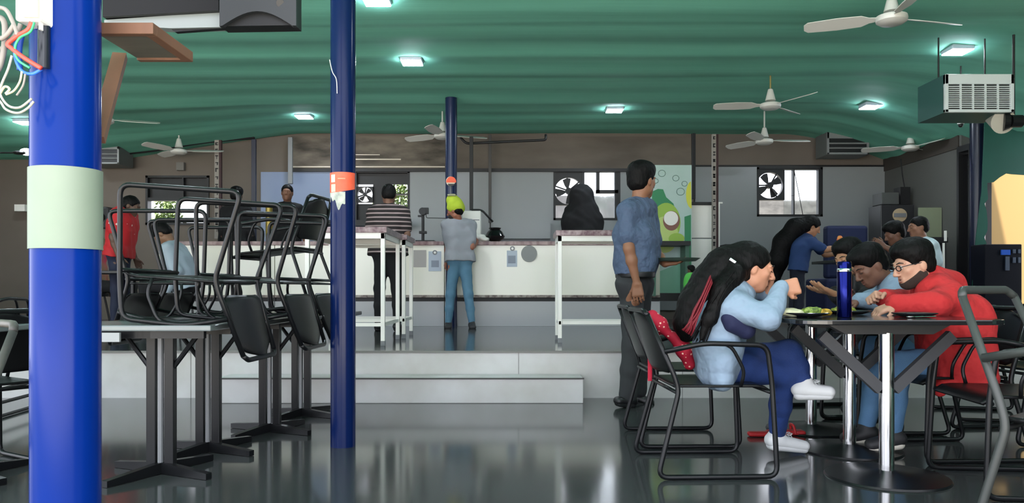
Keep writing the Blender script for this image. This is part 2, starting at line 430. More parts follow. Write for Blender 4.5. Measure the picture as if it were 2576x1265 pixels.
b = NB(); bx(b, hK[0], X(967, BY), BY+.05, BY+.06, Z(560, BY), Z(512, BY)); bx(b, hK[0], hK[1], BY+.05, BY+.06, Z(463, BY), hK[3]); bx(b, hK[0], X(900, BY), BY+.05, BY+.06, Z(512, BY), Z(460, BY))
bx(b, X(937, BY), X(967, BY), BY+.05, BY+.06, Z(512, BY), Z(463, BY)); bx(b, hK[0], hK[1], BY+.05, BY+.06, hK[2], Z(556, BY))
obj('board', b, M_dark, w2)
w3 = window(3, hW3, [(X(1463, BY), X(1470, BY), hW3[2], hW3[3]), (X(1500, BY), X(1508, BY), Z(486, BY), hW3[3]), (X(1500, BY), hW3[1], Z(486, BY), Z(478, BY)), (X(1546, BY), hW3[1], hW3[2], hW3[3])])
w4 = window(4, hW4, [(X(1995, BY), X(1998, BY), hW4[2], hW4[3]), (X(2058, BY), hW4[1], hW4[2], hW4[3])])
b = NB(); bx(b, X(1470, BY), hW3[1], BY+.06, BY+.066, hW3[2], hW3[3]); obj('pane', b, M_glass, w3)
b = NB(); bx(b, X(1975, BY), hW4[1], BY+.06, BY+.066, hW4[2], hW4[3]); obj('pane', b, M_glass, w4)
b = NB(); tube(b, [at(1998, 430, BY-.04), at(2008, 480, BY-.04), at(2020, 542, BY-.04)], .006, 6); tube(b, [at(1975, 497, BY-.04), at(2018, 485, BY-.04)], .003, 5)
meta(obj('hanging_wire', b, M_dark), 'thin dark wire hanging across the bright window right of the exhaust fan', 'wire')

def exhaust_fan(cpx, cpy, rpx, label, ang=.4, board=None):
    Y = BY-.01; c = at(cpx, cpy, Y); R_ = rpx*Y/F_PX
    t = thing('exhaust_fan', label, 'exhaust fan', c, 0, 'exhaust fans in the back windows')
    b = NB()   # square plate with a round opening
    n = 48; bw = board or (R_*1.12, R_*1.12, R_*1.12, R_*1.12)
    ins = [Vector((c.x+R_*math.cos(2*PI*k/n), Y, c.z+R_*math.sin(2*PI*k/n))) for k in range(n)]
    out = []
    for k in range(n):
        a = 2*PI*k/n; ca, sa = math.cos(a), math.sin(a)
        sx = (bw[1] if ca > 0 else bw[0])/max(abs(ca), 1e-6); sz = (bw[3] if sa > 0 else bw[2])/max(abs(sa), 1e-6)
        q = min(sx, sz); out.append(Vector((c.x+q*ca, Y, c.z+q*sa)))
    for dy in (0,):
        A = [b.verts.new(p) for p in ins]; B = [b.verts.new(p) for p in out]
        A2 = [b.verts.new(p+Vector((0, .09, 0))) for p in ins]; B2 = [b.verts.new(p+Vector((0, .09, 0))) for p in out]
        for k in range(n):
            j = (k+1) % n
            b.faces.new((A[k], A[j], B[j], B[k])); b.faces.new((A2[k], B2[k], B2[j], A2[j]))
            b.faces.new((A[k], A2[k], A2[j], A[j])); b.faces.new((B[k], B[j], B2[j], B2[k]))
    obj('mounting_plate', b, M_dark, t)
    b = NB(); cyl(b, c+Vector((0, -.02, 0)), c+Vector((0, .08, 0)), R_*.24); obj('motor', b, M_dark, t)
    for k in range(4):
        a0 = ang+k*PI/2; b = NB(); poly = []
        for s_, (rr, da) in enumerate(((.2, -.3), (.55, -.42), (.95, -.40), (.98, -.1), (.93, .28), (.5, .38), (.2, .35))):
            poly.append((c.x+R_*rr*math.cos(a0+da), Y+.04, c.z+R_*rr*math.sin(a0+da)))
        prism(b, poly, (0, .006, 0)); obj('blade', b, M_dark, t)
    b = NB()
    for k in range(3):
        a0 = ang+.5+k*2*PI/3; cyl(b, c, c+Vector((math.cos(a0)*R_, 0, math.sin(a0)*R_)), .012, n=6)
    obj('guard', b, M_dark, t)
s12 = BY/F_PX
exhaust_fan(1937, 466, 33, 'black four-blade exhaust fan in the bright right-hand window', .55, ((1937-1903)*s12, (1974-1937)*s12, (503-466)*s12, (466-423)*s12))
exhaust_fan(1430, 480, 34, 'black exhaust fan in the window behind the black-hooded person', .2, ((1430-1393)*s12, 34*s12, (516-480)*s12, (480-430)*s12))
exhaust_fan(918, 489, 19, 'small black exhaust fan in the dark window beside the striped-shirt customer', .9, (20*s12, 20*s12, 20*s12, 20*s12))

# outdoors behind the back wall
b = NB(); bx(b, -14, 14, 12.75, 26, -.3, -.1); struct('ground_outside', b, mat('dark_earth_ground', (70, 68, 60), .9))
b = NB(); bx(b, X(1870, 18), X(2110, 18)+3, 18, 18.3, -.2, Z(503, 18)); meta(obj('boundary_wall', b, mat('weathered_grey_wall', (92, 92, 90), .8, vary=1, vscale=3, rgb2=(52, 52, 52), detail=7, stretch=(1, 1, 2))), 'weathered grey boundary wall seen through the exhaust fan window', 'wall', kind='structure')
b = NB(); bx(b, X(1380, 18), X(1570, 18), 18, 18.3, -.2, Z(492, 18)); meta(obj('shed_wall', b, mat('pale_grey_shed', (86, 87, 90), .7, vary=1, vscale=2, rgb2=(60, 62, 66))), 'pale grey wall seen outside behind the hooded person', 'wall', kind='structure')
def bush(px0, px1, py0, py1, Y, label, seed):
    random.seed(seed); b = NB()
    for k in range(900):
        p = at(random.gauss((px0+px1)/2, (px1-px0)*.28), random.uniform(py0, py1+50), Y+random.uniform(-.3, .3)); s = random.uniform(.02, .06)
        n = Vector((random.gauss(0, 1), random.gauss(0, 1), random.gauss(0, 1))).normalized(); u = n.orthogonal().normalized(); v = n.cross(u)
        b.faces.new([b.verts.new(p+u*s), b.verts.new(p+v*s*.5), b.verts.new(p-u*s), b.verts.new(p-v*s*.5)])
    for k in range(5): cyl(b, (X((px0+px1)/2+k*4-8, Y), Y, -.1), at((px0+px1)/2+k*9-18, py0+14, Y), .012, n=5)
    meta(obj('leafy_bush', b, mat('leaf_green', (70, 92, 34), .6)), label, 'bush')
bush(965, 1035, 455, 500, 15, 'green leafy bush outside behind the striped-shirt customer', 3)
bush(395, 450, 500, 530, 15, 'pale green leafy bush outside the left window', 4)

# right side beyond the pole: teal cloth with a scalloped edge, yellow wall, outdoor cooler
b = NB(); Yc = 9.65
poly = [(2478, 290), (2640, 290), (2640, 442), (2576, 440), (2545, 438), (2532, 436), (2515, 446), (2500, 458), (2484, 460), (2484, 475), (2486, 500), (2477, 512), (2482, 530), (2485, 560), (2484, 580), (2476, 597), (2482, 612), (2480, 640), (2470, 800), (2440, 800), (2455, 600), (2470, 480)]
pprism(b, poly, Yc, .012)
obj_c = obj('teal_shade_cloth', b, mat('teal_shade_cloth', (8, 84, 68), .7, vary=.6, vscale=.8, rgb2=(6, 52, 44)))
meta(obj_c, 'teal shade cloth with a scalloped edge hanging in front of the yellow wall', 'cloth')
b = NB(); bx(b, X(2440, 11.5), 9.5, 11.5, 11.7, -.1, 3.3); struct('wall_outside', b, mat('yellow_outside_wall', (138, 112, 66), .8))
b = NB(); bx(b, 6.2, 9.8, 9.0, 11.5, -.05, 0.3); struct('ground_side', b, mat('dark_side_paving', (60, 60, 58), .8))
t = thing('drinks_cooler', 'dark navy drinks cooler with a blue label below the yellow wall', 'cooler', at(2530, 740, 9.4))
b = NB(); pbx(b, 2478, 614, 2571, 790, 9.4, .3); obj('body', b, mat('cooler_navy', (5, 8, 20), .6, spec=.2), t, bevel=.01)
b = NB(); pbx(b, 2519, 628, 2542, 641, 9.385, .015); obj('label_plate', b, mat('cooler_blue_label', (40, 90, 190), .4), t, 'blue label plate')
for k_, a in enumerate(((2549, 627, 2556, 637), (2562, 627, 2568, 637), (2549, 647, 2556, 661), (2562, 647, 2568, 661), (2530, 645, 2540, 680))): b = NB(); pbx(b, *a, 9.385, .015); obj('button', b, mat('cooler_grey_plate', (70, 80, 96), .5), t)

# ================================================================ poles
def pole(px, Y, r, z0, m, label, name='pillar_pole', z1=3.34):
    t = thing(name, label, 'pole', (X(px, Y), Y, z0), 0)
    b = NB(); cyl(b, (X(px, Y), Y, z0), (X(px, Y), Y, z1), r, n=48); obj('shaft', b, m, t, smooth=.8)
    return t
def wrap(parent, name, px, Y, r, a0, a1, z0, z1, m, label=None, edge=None):
    b = NB(); c = Vector((X(px, Y), Y, 0)); n = 40; A = []
    for k in range(n+1):
        a = a0+(a1-a0)*k/n; d = Vector((math.cos(a), math.sin(a), 0))
        lo = z0+(edge(k/n) if edge else 0)
        A.append([b.verts.new(c+d*(r+e)+Vector((0, 0, z))) for e, z in ((.0006, lo), (.0006, z1), (.0022, z1), (.0022, lo))])
    for k in range(n):
        for j in range(4): b.faces.new((A[k][j], A[k][(j+1) % 4], A[k+1][(j+1) % 4], A[k+1][j]))
    b.faces.new(A[0]); b.faces.new(A[-1][::-1])
    return obj(name, b, m, parent, label, smooth=.8)
Y1 = 1.80
p1 = pole(166, Y1, .0735, 0, M_bright_navy, 'thick glossy royal blue pole wrapped in pale paper, nearest the camera')
wrap(p1, 'paper_wrap', 166, Y1, .0745, PI, 2*PI+PI, Z(624, 1.73), Z(416, 1.73), M_paper, 'pale green-white paper wrap')
b = NB(); cyl(b, (X(166, Y1), Y1, 0), (X(166, Y1), Y1, .006), .11, n=32); obj('base_plate', b, M_dark, p1)
Y2 = 4.28
p2 = pole(863, Y2, .0685, 0, M_navy, 'slim navy blue pole with a torn orange sticker, left of centre')
wrap(p2, 'sticker', 863, Y2, .069, PI*1.12, PI*1.92, Z(487, Y2), Z(437, Y2), mat('orange_red_sticker', (240, 92, 60), .5, vary=.3, vscale=20, rgb2=(250, 130, 100)), 'orange-red sticker', edge=lambda t: .035*max(0, t-.4))
wrap(p2, 'torn_paper', 863, Y2, .0687, PI*1.15, PI*1.62, Z(520, Y2), Z(486, Y2), mat('torn_grey_paper', (196, 202, 190), .7, vary=1, vscale=30, rgb2=(150, 156, 150)), 'torn grey-white paper', edge=lambda t: .035*math.sin(t*5.5+.6)+.014*math.sin(t*17)+.03*t)
wrap(p2, 'printed_square', 863, Y2, .0712, PI*1.24, PI*1.37, Z(462, Y2), Z(443, Y2), mat('sticker_cream', (240, 220, 190), .5))
wrap(p2, 'printed_square', 863, Y2, .0712, PI*1.24, PI*1.38, Z(486, Y2), Z(467, Y2), mat('sticker_pale', (236, 190, 170), .5))
wrap(p2, 'printed_line', 863, Y2, .0712, PI*1.44, PI*1.62, Z(455, Y2), Z(452, Y2), mat('sticker_pink', (252, 150, 120), .5))
b = NB(); tube(b, smoothpath([at(829, 150, 4.2), at(836, 180, 4.2), at(846, 200, 4.2), at(848, 235, 4.2)]), .0022, 6); obj('wire', b, M_white, p2, 'thin white wire')
Y3 = 10.07
p3 = pole(1135, Y3, .076, PZ, mat('dark_navy_pole', (18, 30, 66), .3), 'dark navy pole on the upper level behind the lime-cap customer')
b = NB(); c3 = at(1135, 458, Y3)
lathe(b, [(.001, 0), (.058, .002), (.062, .01), (.058, .018), (.001, .02)], (0, 0, 0)); b.transform(Matrix.Translation(c3+Vector((0, -.076, 0))) @ Matrix.Rotation(PI/2, 4, 'X'))
tg = thing('round_badge', 'round badge half orange half cream hung on the dark navy pole', 'badge', c3)
obj('disc', b, mat('badge_cream', (226, 214, 190), .5), tg)
b = NB(); pprism(b, disc_poly(1135, 457, 12.4, 13, 20, PI, 2*PI)+[(1147.4, 459), (1122.6, 459)], Y3-.102, .004); obj('upper_half', b, mat('badge_orange', (232, 84, 40), .5), tg, 'orange upper half')
b = NB(); pprism(b, [(1126, 462), (1144, 462), (1141, 467), (1129, 467)], Y3-.104, .003); obj('band', b, M_dark, tg)
b = NB(); cyl(b, c3+Vector((0, -.085, -.05)), c3+Vector((0, -.085, -.16)), .006, n=6); obj('stem', b, M_grey, tg)
p4 = pole(2459, 9.88, .088, PZ, mat('near_black_navy_pole', (14, 20, 44), .3), 'near-black navy pole at the right edge beside the teal cloth')
def bar(px0, px1, Y, py0, py1, m, label, name='steel_post', d=.05):
    b = NB(); pbx(b, px0, py0, px1, py1, Y, d); return meta(obj(name, b, m, bevel=.004), label, 'post')
bar(632, 643, 11.9, 350, 760, mat('dark_blue_post', (26, 30, 50), .4), 'dark blue-black steel post left of the pale blue wall panel')
bar(724, 735, 12.2, 345, 462, M_grey, 'short grey steel post above the man behind the counter')
bar(1181, 1190, 10.9, 343, 528, M_dark, 'thin black post in front of the white wall, above the white box')
bar(1229, 1236, 12.3, 338, 560, mat('grey_brown_post', (70, 66, 64), .5), 'thin grey-brown post just right of the black post')
bar(1741, 1750, 11.5, 335, 500, M_dark, 'black post between the juice poster and the right wall')
# pipe along the top
b = NB(); tube(b, rounded([at(1158, 345, 11), at(1172, 361, 11), at(1373, 352, 11), at(1373, 338, 11)], .05), .018, 8)
meta(obj('conduit_pipe', b, M_dark, smooth=3.2), 'black conduit pipe bent below the green ceiling, right of the central fan', 'pipe')
b = NB(); tube(b, rounded([at(1186, 528, 10.9), at(1212, 528, 10.9), at(1240, 558, 10.9)], .05), .014, 8)
meta(obj('handle_bar', b, M_dark, smooth=3.2), 'bent black bar running down beside the white box on the counter', 'bar')
# lettered strips
def strip(px, Y, py0, py1, label, w_=11):
    t = thing('menu_strip', label, 'sign strip', at(px, py1, Y), 0, 'vertical lettered strips on the posts')
    b = NB(); pbx(b, px-w_/2, py0, px+w_/2, py1, Y, .05); obj('backing', b, mat('strip_grey', (140, 134, 126), .6), t)
    b = NB(); pbx(b, px+w_/2, py0, px+w_/2+6, py1, Y+.005, .045); obj('side_bar', b, mat('strip_dark_red', (50, 22, 24), .6), t)
    random.seed(int(px)); y = py0+6; b = NB()
    while y < py1-10:
        h = random.uniform(6, 11)
        pbx(b, px-w_*.32, y, px+w_*.3, y+h*.28, Y-.006, .006); pbx(b, px-w_*.32+random.choice((0, w_*.36)), y, px-w_*.05+random.choice((0, w_*.3)), y+h, Y-.006, .006)
        if random.random() < .6: pbx(b, px-w_*.32, y+h*.72, px+w_*.3, y+h, Y-.006, .006)
        obj('letter', b, M_dark, t); b = NB()
        y += h+random.uniform(7, 12)
strip(545, 11.8, 352, 600, 'tall lettered strip on the post left of the pale blue panel')
strip(1797, 10.2, 337, 690, 'tall lettered strip on the post beside the white cabinet', 9)

# ================================================================ ceiling lights
def ceiling_light(px, py, label, w_=.235):
    s = (HY-py)/(3.315-HZ); Y = F_PX/s; x = X(px, Y)
    for _ in range(12):
        zc = ceil_z(X(px, Y), Y); zz = zc-.035; Y = (Y+F_PX*(zz-HZ)/(HY-py))/2
    x = X(px, Y); zc = ceil_z(x, Y); q = zc-3.35
    t = thing('ceiling_light', label, 'ceiling light', (x, Y, zc), 0, 'square ceiling lights')
    b = NB(); bx(b, x-w_/2, x+w_/2, Y-w_/2, Y+w_/2, 3.313+q, zc+.02); obj('frame', b, mat('light_frame_white', (190, 200, 215), .4), t, bevel=.02)
    b = NB(); bx(b, x-w_*.46, x+w_*.46, Y-w_*.46, Y+w_*.46, 3.309+q, 3.316+q); obj('diffuser', b, M_lamp, t, bevel=.012)
M_lamp = glow('lamp_diffuser', (232, 242, 255), LAMP)
ceiling_light(1036, 158, 'square ceiling light between the slim navy pole and the central fan')
ceiling_light(947, 4, 'square ceiling light cut by the top edge right of the slim navy pole')
ceiling_light(765, 295, 'square ceiling light just left of the slim navy pole')
ceiling_light(1546, 279, 'square ceiling light above the standing man in the grey-blue shirt')
ceiling_light(2190, 270, 'square ceiling light left of the white louvred grille')
ceiling_light(2409, 131, 'square ceiling light above the white louvred grille')
for xl, wh in ((-2.4, 'left'), (2.4, 'right')):  # two fixtures added out of view to brighten the riser front
    sgn = ceiling_light(CX+xl*F_PX/4.9, HY-(3.315-HZ)*F_PX/4.9, 'added unseen square ceiling light over the ' + wh + ' dining tables nearest the camera')
ceiling_light(64, 310, 'square ceiling light left of the thick royal blue pole')
t = thing('wall_light', 'bright bracket lamp on the left wall behind the thick blue pole', 'wall light', at(66, 385, 11))
b = NB(); sph(b, at(66, 382, 11), (.08, .08, .05), 14); obj('bulb', b, glow('wall_lamp_glow', (235, 240, 235), 9), t)
b = NB(); sph(b, at(48, 384, 10.9), (.09, .07, .03), 12); cyl(b, at(48, 384, 10.9), at(0, 384, 10.9), .012, n=8); obj('bracket', b, M_dark, t)

# ================================================================ ceiling fans
M_fan = mat('fan_pale_grey', (205, 205, 198), .4)
def fan(px, py, zc, label, angs, sc_=1, blade=.62, rodm=None):
    s = (HY-py)/(zc-HZ); Y = F_PX/s; x = X(px, Y); c = Vector((x, Y, zc))
    t = thing('ceiling_fan', label, 'ceiling fan', c, 0, 'three-blade ceiling fans')
    top = ceil_z(x, Y)
    b = NB(); cyl(b, c+Vector((0, 0, .03)), (x, Y, top), .011, n=8); obj('down_rod', b, rodm or M_fan, t)
    b = NB(); lathe(b, [(.012, .20), (.028, .19), (.055, .08), (.06, .06), (.02, .055)], c, 20); obj('canopy', b, M_fan, t, smooth=.6)
    b = NB(); lathe(b, [(.03, -.045), (.085, -.04), (.115, -.02), (.12, .0), (.115, .022), (.07, .04), (.02, .05)], c, 28); obj('motor', b, M_fan, t, smooth=.6)
    for a in angs:
        b = NB(); d = Vector((math.cos(a), math.sin(a), 0)); nn = Vector((-d.y, d.x, 0))
        prof = [(.09, .02), (.16, .03), (.22, .062), (.40, .07), (blade, .058), (blade+.03, .03)]
        T = [b.verts.new(c+d*r+nn*wd+Vector((0, 0, .012+.025*(wd/.07)))) for r, wd in prof]
        U = [b.verts.new(c+d*r-nn*wd+Vector((0, 0, .012-.025*(wd/.07)))) for r, wd in prof]
        for i in range(len(prof)-1): b.faces.new((T[i], T[i+1], U[i+1], U[i]))
        o = obj('blade', b, M_fan, t); md = o.modifiers.new('s', 'SOLIDIFY'); md.thickness = .006
fan(2243, 48, 3.0, 'pale ceiling fan near the top right corner', (.25, 2.75, 4.6))
fan(1938, 266, 3.0, 'pale ceiling fan above the exhaust fan window', (.75, 3.0, 5.2), rodm=mat('brass_rod', (190, 170, 110), .3, metal=.8))
fan(1113, 342, 3.0, 'pale ceiling fan in front of the dark navy pole', (.35, 2.6, 4.5))
fan(262, 303, 3.0, 'pale ceiling fan half hidden behind the wooden shelf bracket', (.35, 2.5, 4.6))
fan(1923, 356, 2.93, 'small far ceiling fan below the right cable bundle', (.05, 2.2, 4.1))
fan(450, 381, 2.93, 'small far ceiling fan above the dark left window', (.1, 2.4, 4.3))
fan(2290, 372, 2.9, 'far ceiling fan near the dark right wall', (.6, 2.7, 4.9))

# ================================================================ louvred air grilles
def grille(px0, py0, px1, py1, Y, label, nh, nv, m, depth=.5, dim=False):
    x0, x1, z0, z1 = X(px0, Y), X(px1, Y), Z(py1, Y), Z(py0, Y)
    t = thing('air_grille', label, 'air grille', ((x0+x1)/2, Y, z0), 0, 'louvred air duct grilles')
    b = NB(); bx(b, x0, x1, Y+.03, Y+depth, z0, z1); obj('duct', b, mat('duct_green_grey', (56, 96, 92), .5) if not dim else mat('duct_grey', (100, 104, 104), .5), t)
    f = .05*(x1-x0); hd = (z1-z0)*(.26 if not dim else .3)
    b = NB()
    for a in ((x0, x0+f, z0, z1), (x1-f, x1, z0, z1), (x0, x1, z0, z0+f*.9), (x0, x1, z1-hd, z1)): bx(b, a[0], a[1], Y, Y+.04, a[2], a[3])
    obj('frame', b, m, t, bevel=.004)
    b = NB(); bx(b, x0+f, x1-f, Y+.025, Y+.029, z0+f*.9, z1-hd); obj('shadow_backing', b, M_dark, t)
    H_ = z1-hd-z0-f*.9
    for k in range(1, nh):
        b = NB(); z = z0+f*.9+H_*k/nh; box(b, ((x0+x1)/2, Y+.012, z), (x1-x0-2*f, .022, .007 if not dim else .018), (.5, 0, 0)); obj('slat', b, m, t)
    for k in range(1, nv):
        b = NB(); xx = x0+f+(x1-x0-2*f)*k/nv; bx(b, xx-.006, xx+.006, Y+.002, Y+.02, z0+f*.9, z1-hd); obj('divider', b, m, t)
    for xx in (x0+.1, x1-.1): b = NB(); cyl(b, (xx, Y+depth*.6, z1), (xx, Y+depth*.6, ceil_z(xx, Y+depth*.6)), .008, n=6); obj('hanger', b, M_dark, t)
grille(2378, 186, 2552, 282, 7.4, 'large white louvred grille hanging near the right edge', 12, 5, mat('grille_white', (222, 230, 230), .4))
grille(2081, 331, 2187, 388, 11.9, 'grey louvred grille on the back wall right of the exhaust fan window', 3, 1, mat('grille_grey', (132, 134, 134), .4), .45, True)
grille(206, 360, 299, 412, 11.9, 'grey louvred grille on the back wall beside the thick blue pole', 3, 1, mat('grille_grey', (132, 134, 134), .4), .45, True)

t = thing('security_camera', 'small white dome security camera below the louvred grille', 'camera', at(2417, 316, 8.5))
b = NB(); c_ = at(2417, 312, 8.5); cyl(b, c_, c_+Vector((0, 0, .025)), .035, n=20); obj('base', b, M_white, t)
b = NB(); sph(b, c_+Vector((0, 0, -.012)), .026, 14); obj('dome', b, M_dark, t)
b = NB(); cyl(b, c_+Vector((0, 0, .025)), (c_.x, c_.y, ceil_z(c_.x, c_.y)), .008, n=8); obj('stem', b, M_dark, t)
t = thing('horn_speaker', 'pale horn speaker hanging at the right edge above the teal cloth', 'speaker', at(2510, 305, 7.6))
b = NB(); ca, cb = at(2482, 300, 7.8), at(2524, 306, 7.5)
cyl(b, ca, cb, .02, .115, n=28); obj('horn', b, mat('horn_beige', (200, 196, 180), .5), t, smooth=.6)
b = NB(); cyl(b, cb, cb+Vector((.05, -.02, -.0)), .09, .07, n=24); cyl(b, cb+Vector((.05, -.02, 0)), cb+Vector((.16, -.02, 0)), .06, n=16); obj('driver', b, M_dark, t)
b = NB(); cyl(b, cb+Vector((.1, 0, 0)), (cb.x+.1, cb.y, ceil_z(cb.x+.1, cb.y)), .012, n=8); obj('mount_rod', b, M_dark, t)
# ================================================================ the chair
CH_SEAT, CH_ARM, CH_H = .43, .61, .765
def make_chair(name, label, m_tube=None, m_sheet=None):
    """faces +x, origin on the floor under the seat."""
    mt, ms = m_tube or M_black, m_sheet or mat('black_steel_sheet', (20, 21, 22), .34, spec=.25)
    t = thing(name, label, 'chair')
    r = .0122
    for sy in (-1, 1):
        b = NB()   # sled frame: rear upright - kink at seat - rear leg - floor runner - front leg - arm
        p = [(-.345, sy*.20, CH_H-.02), (-.228, sy*.245, CH_SEAT+.03), (-.213, sy*.25, CH_SEAT-.03), (-.315, sy*.275, r), (.235, sy*.275, r), (.215, sy*.262, CH_SEAT), (.19, sy*.268, CH_ARM), (-.10, sy*.272, CH_ARM+.01), (-.276, sy*.238, CH_ARM-.03)]
        tube(b, rounded(p, .05), r, 8); obj('side_frame', b, mt, t, world=False, smooth=3.2)
        b = NB(); tube(b, rounded([(-.10, sy*.27, CH_ARM+.005), (.02, sy*.268, CH_ARM+.008), (.09, sy*.255, CH_SEAT+.06), (.08, sy*.235, CH_SEAT-.01)], .05), .0085, 8)
        obj('arm_brace', b, mt, t, world=False, smooth=3.2)
    b = NB(); tube(b, rounded([(-.345, -.2, CH_H-.02), (-.358, -.17, CH_H), (-.358, .17, CH_H), (-.345, .2, CH_H-.02)], .05), r, 8); obj('top_rail', b, mt, t, world=False, smooth=3.2)
    b = NB(); tube(b, [(-.225, -.25, CH_SEAT-.035), (-.225, .25, CH_SEAT-.035)], .009, 8); obj('stretcher', b, mt, t, world=False, smooth=3.2)
    b = NB(); tube(b, [(.205, -.262, CH_SEAT-.035), (.205, .262, CH_SEAT-.035)], .009, 8); obj('stretcher', b, mt, t, world=False, smooth=3.2)
    # seat: dished sheet with a rolled front
    b = NB(); g = []
    for i in range(13):
        u = i/12; row = []
        for j in range(13):
            v = j/12*2-1; x = -.225+.455*u; hw = .215+.015*u
            z = CH_SEAT-.006-.014*math.sin(PI*min(u, .85)/.85)*(1-v*v)-(.03*max(0, (u-.86)/.14)**2)
            row.append(b.verts.new((x, v*hw, z)))
        g.append(row)
    for i in range(12):
        for j in range(12): b.faces.new((g[i][j], g[i+1][j], g[i+1][j+1], g[i][j+1]))
    o = obj('seat', b, ms, t, world=False, smooth=3.2); md = o.modifiers.new('s', 'SOLIDIFY'); md.thickness = .012
    # backrest: rounded curved sheet
    b = NB(); g = []
    for i in range(17):
        u = i/16; row = []
        hw = (.235-.03*u)*(1-max(0, (u-.72)/.28)**3*.42)*(1-max(0, (.14-u)/.14)**2*.25)
        for j in range(17):
            v = j/16*2-1; z = CH_SEAT+.045+(CH_H-CH_SEAT-.055)*u-.05*max(0, u-.7)*v*v
            x = -.228-.118*(z-CH_SEAT)/(CH_H-CH_SEAT)-.028*(1-v*v)+.004
            row.append(b.verts.new((x, v*hw, z)))
        g.append(row)
    for i in range(16):
        for j in range(16): b.faces.new((g[i][j], g[i+1][j], g[i+1][j+1], g[i][j+1]))
    o = obj('backrest', b, ms, t, world=False, smooth=3.2); md = o.modifiers.new('s', 'SOLIDIFY'); md.thickness = .008
    return t
chair0 = make_chair('metal_armchair', 'x'); used = [False]
def place_chair(loc, rot, label, group):
    o = chair0 if not used[0] else copy_tree(chair0); used[0] = True
    o.location = loc; o.rotation_euler = rot if isinstance(rot, tuple) else (0, 0, rot)
    o['label'] = label; o['group'] = group; o['category'] = 'chair'; return o
G1 = 'black tubular metal armchairs'
# right-hand table
woman_chair = place_chair((.965, 3.80, 0), .04, 'black metal armchair under the long-haired woman in the light blue top', G1)
place_chair((2.20, 3.42, 0), PI-.10, 'empty black metal armchair in front of the man in the red hoodie', G1)
place_chair((2.27, 4.12, 0), PI+.05, 'black metal armchair the man in the red hoodie sits on', G1)
place_chair((2.28, 4.86, 0), PI, 'black metal armchair behind the red hoodie man, under the man in light blue', G1)
place_chair((1.0, 4.48, 0), .02, 'empty black metal armchair just beyond the long-haired woman', G1)
place_chair((2.27, 5.47, 0), PI+.1, 'black metal armchair farthest along the right table row', G1)
oc = place_chair((1.835, 2.31, 0), -.9, 'black metal armchair cut by the right edge, nearest the camera, with open tubular back', G1)
oc.scale = (1.08, 1.08, 1.13)
for ch in list(oc.children):
    if ch.name.startswith('backrest'): bpy.data.objects.remove(ch)
    elif ch.name.startswith(('top_rail', 'side_frame')): ch.material_slots[0].link = 'OBJECT'; ch.material_slots[0].material = mat('worn_grey_paint', (58, 61, 59), .45)
place_chair((3.05, 4.55, 0), .1, 'black metal armchair at the right edge behind the red hoodie man', G1)
place_chair((3.2, 5.3, 0), PI-.2, 'far black metal armchair at the right edge near the raised level', G1)
# upside-down chairs on the left tables
TZ = .68
FL = (PI, 0, PI)     # turned over, facing -x
FR = (PI, 0, 0)      # turned over, facing +x
ztop = TZ+CH_ARM+.012
def up(x, Y, dirx, label, tilt=0, pitch=0):
    o = place_chair((x, Y, ztop+.014+abs(pitch)*.2), (PI, pitch, (PI if dirx < 0 else 0)+tilt), label, 'upturned chairs on the left tables'); return o
up(-1.50, 3.72, -1, 'upturned black metal chair on the nearest left table, its back hanging over the edge', -.04, -.07)
up(-1.42, 4.36, -1, 'upturned black metal chair on the second left table, its back hanging over the edge', -.06, -.05)
up(-1.95, 4.62, 1, 'upturned black metal chair facing the other way, its bent frame nearest the thick pole', .0)
up(-1.42, 4.95, -1, 'upturned black metal chair on the third left table under the upright one', -.05, -.03)
up(-2.02, 5.25, 1, 'upturned black metal chair deepest in the pile, beside the red-shirt customer', -.06)
place_chair((-1.62, 5.50, TZ+.031), (0, .1, PI-.15), 'black metal chair standing upright on the farthest left table, back rising over the pile', 'upturned chairs on the left tables')
# left edge
oc = place_chair((-1.81, 2.09, 0), PI+.9, 'metal armchair with worn pale tubular frame at the left edge, nearest the camera', G1)
for ch in list(oc.children):
    if ch.name.startswith('backrest'): bpy.data.objects.remove(ch)
    elif ch.name.startswith(('side_frame', 'top_rail')): ch.material_slots[0].link = 'OBJECT'; ch.material_slots[0].material = mat('worn_pale_paint', (104, 100, 92), .5, vary=1, vscale=6, rgb2=(40, 42, 44))
place_chair((-2.62, 3.7, 0), 2.6, 'second black metal armchair at the left edge, beyond the worn one', G1)
sx = -3.72
for k in range(3):
    place_chair((sx, 5.35, PZ*0+.09*k+.001), PI/2+.1, ['black metal chair at the bottom of the dark stack at the left edge', 'black metal chair in the middle of the dark stack at the left edge', 'black metal chair on top of the dark stack at the left edge'][k], 'stacked chairs at the left edge')
place_chair((-3.9, 4.6, 0), .3, 'dark metal armchair between the left-edge stack and the thick blue pole', G1)

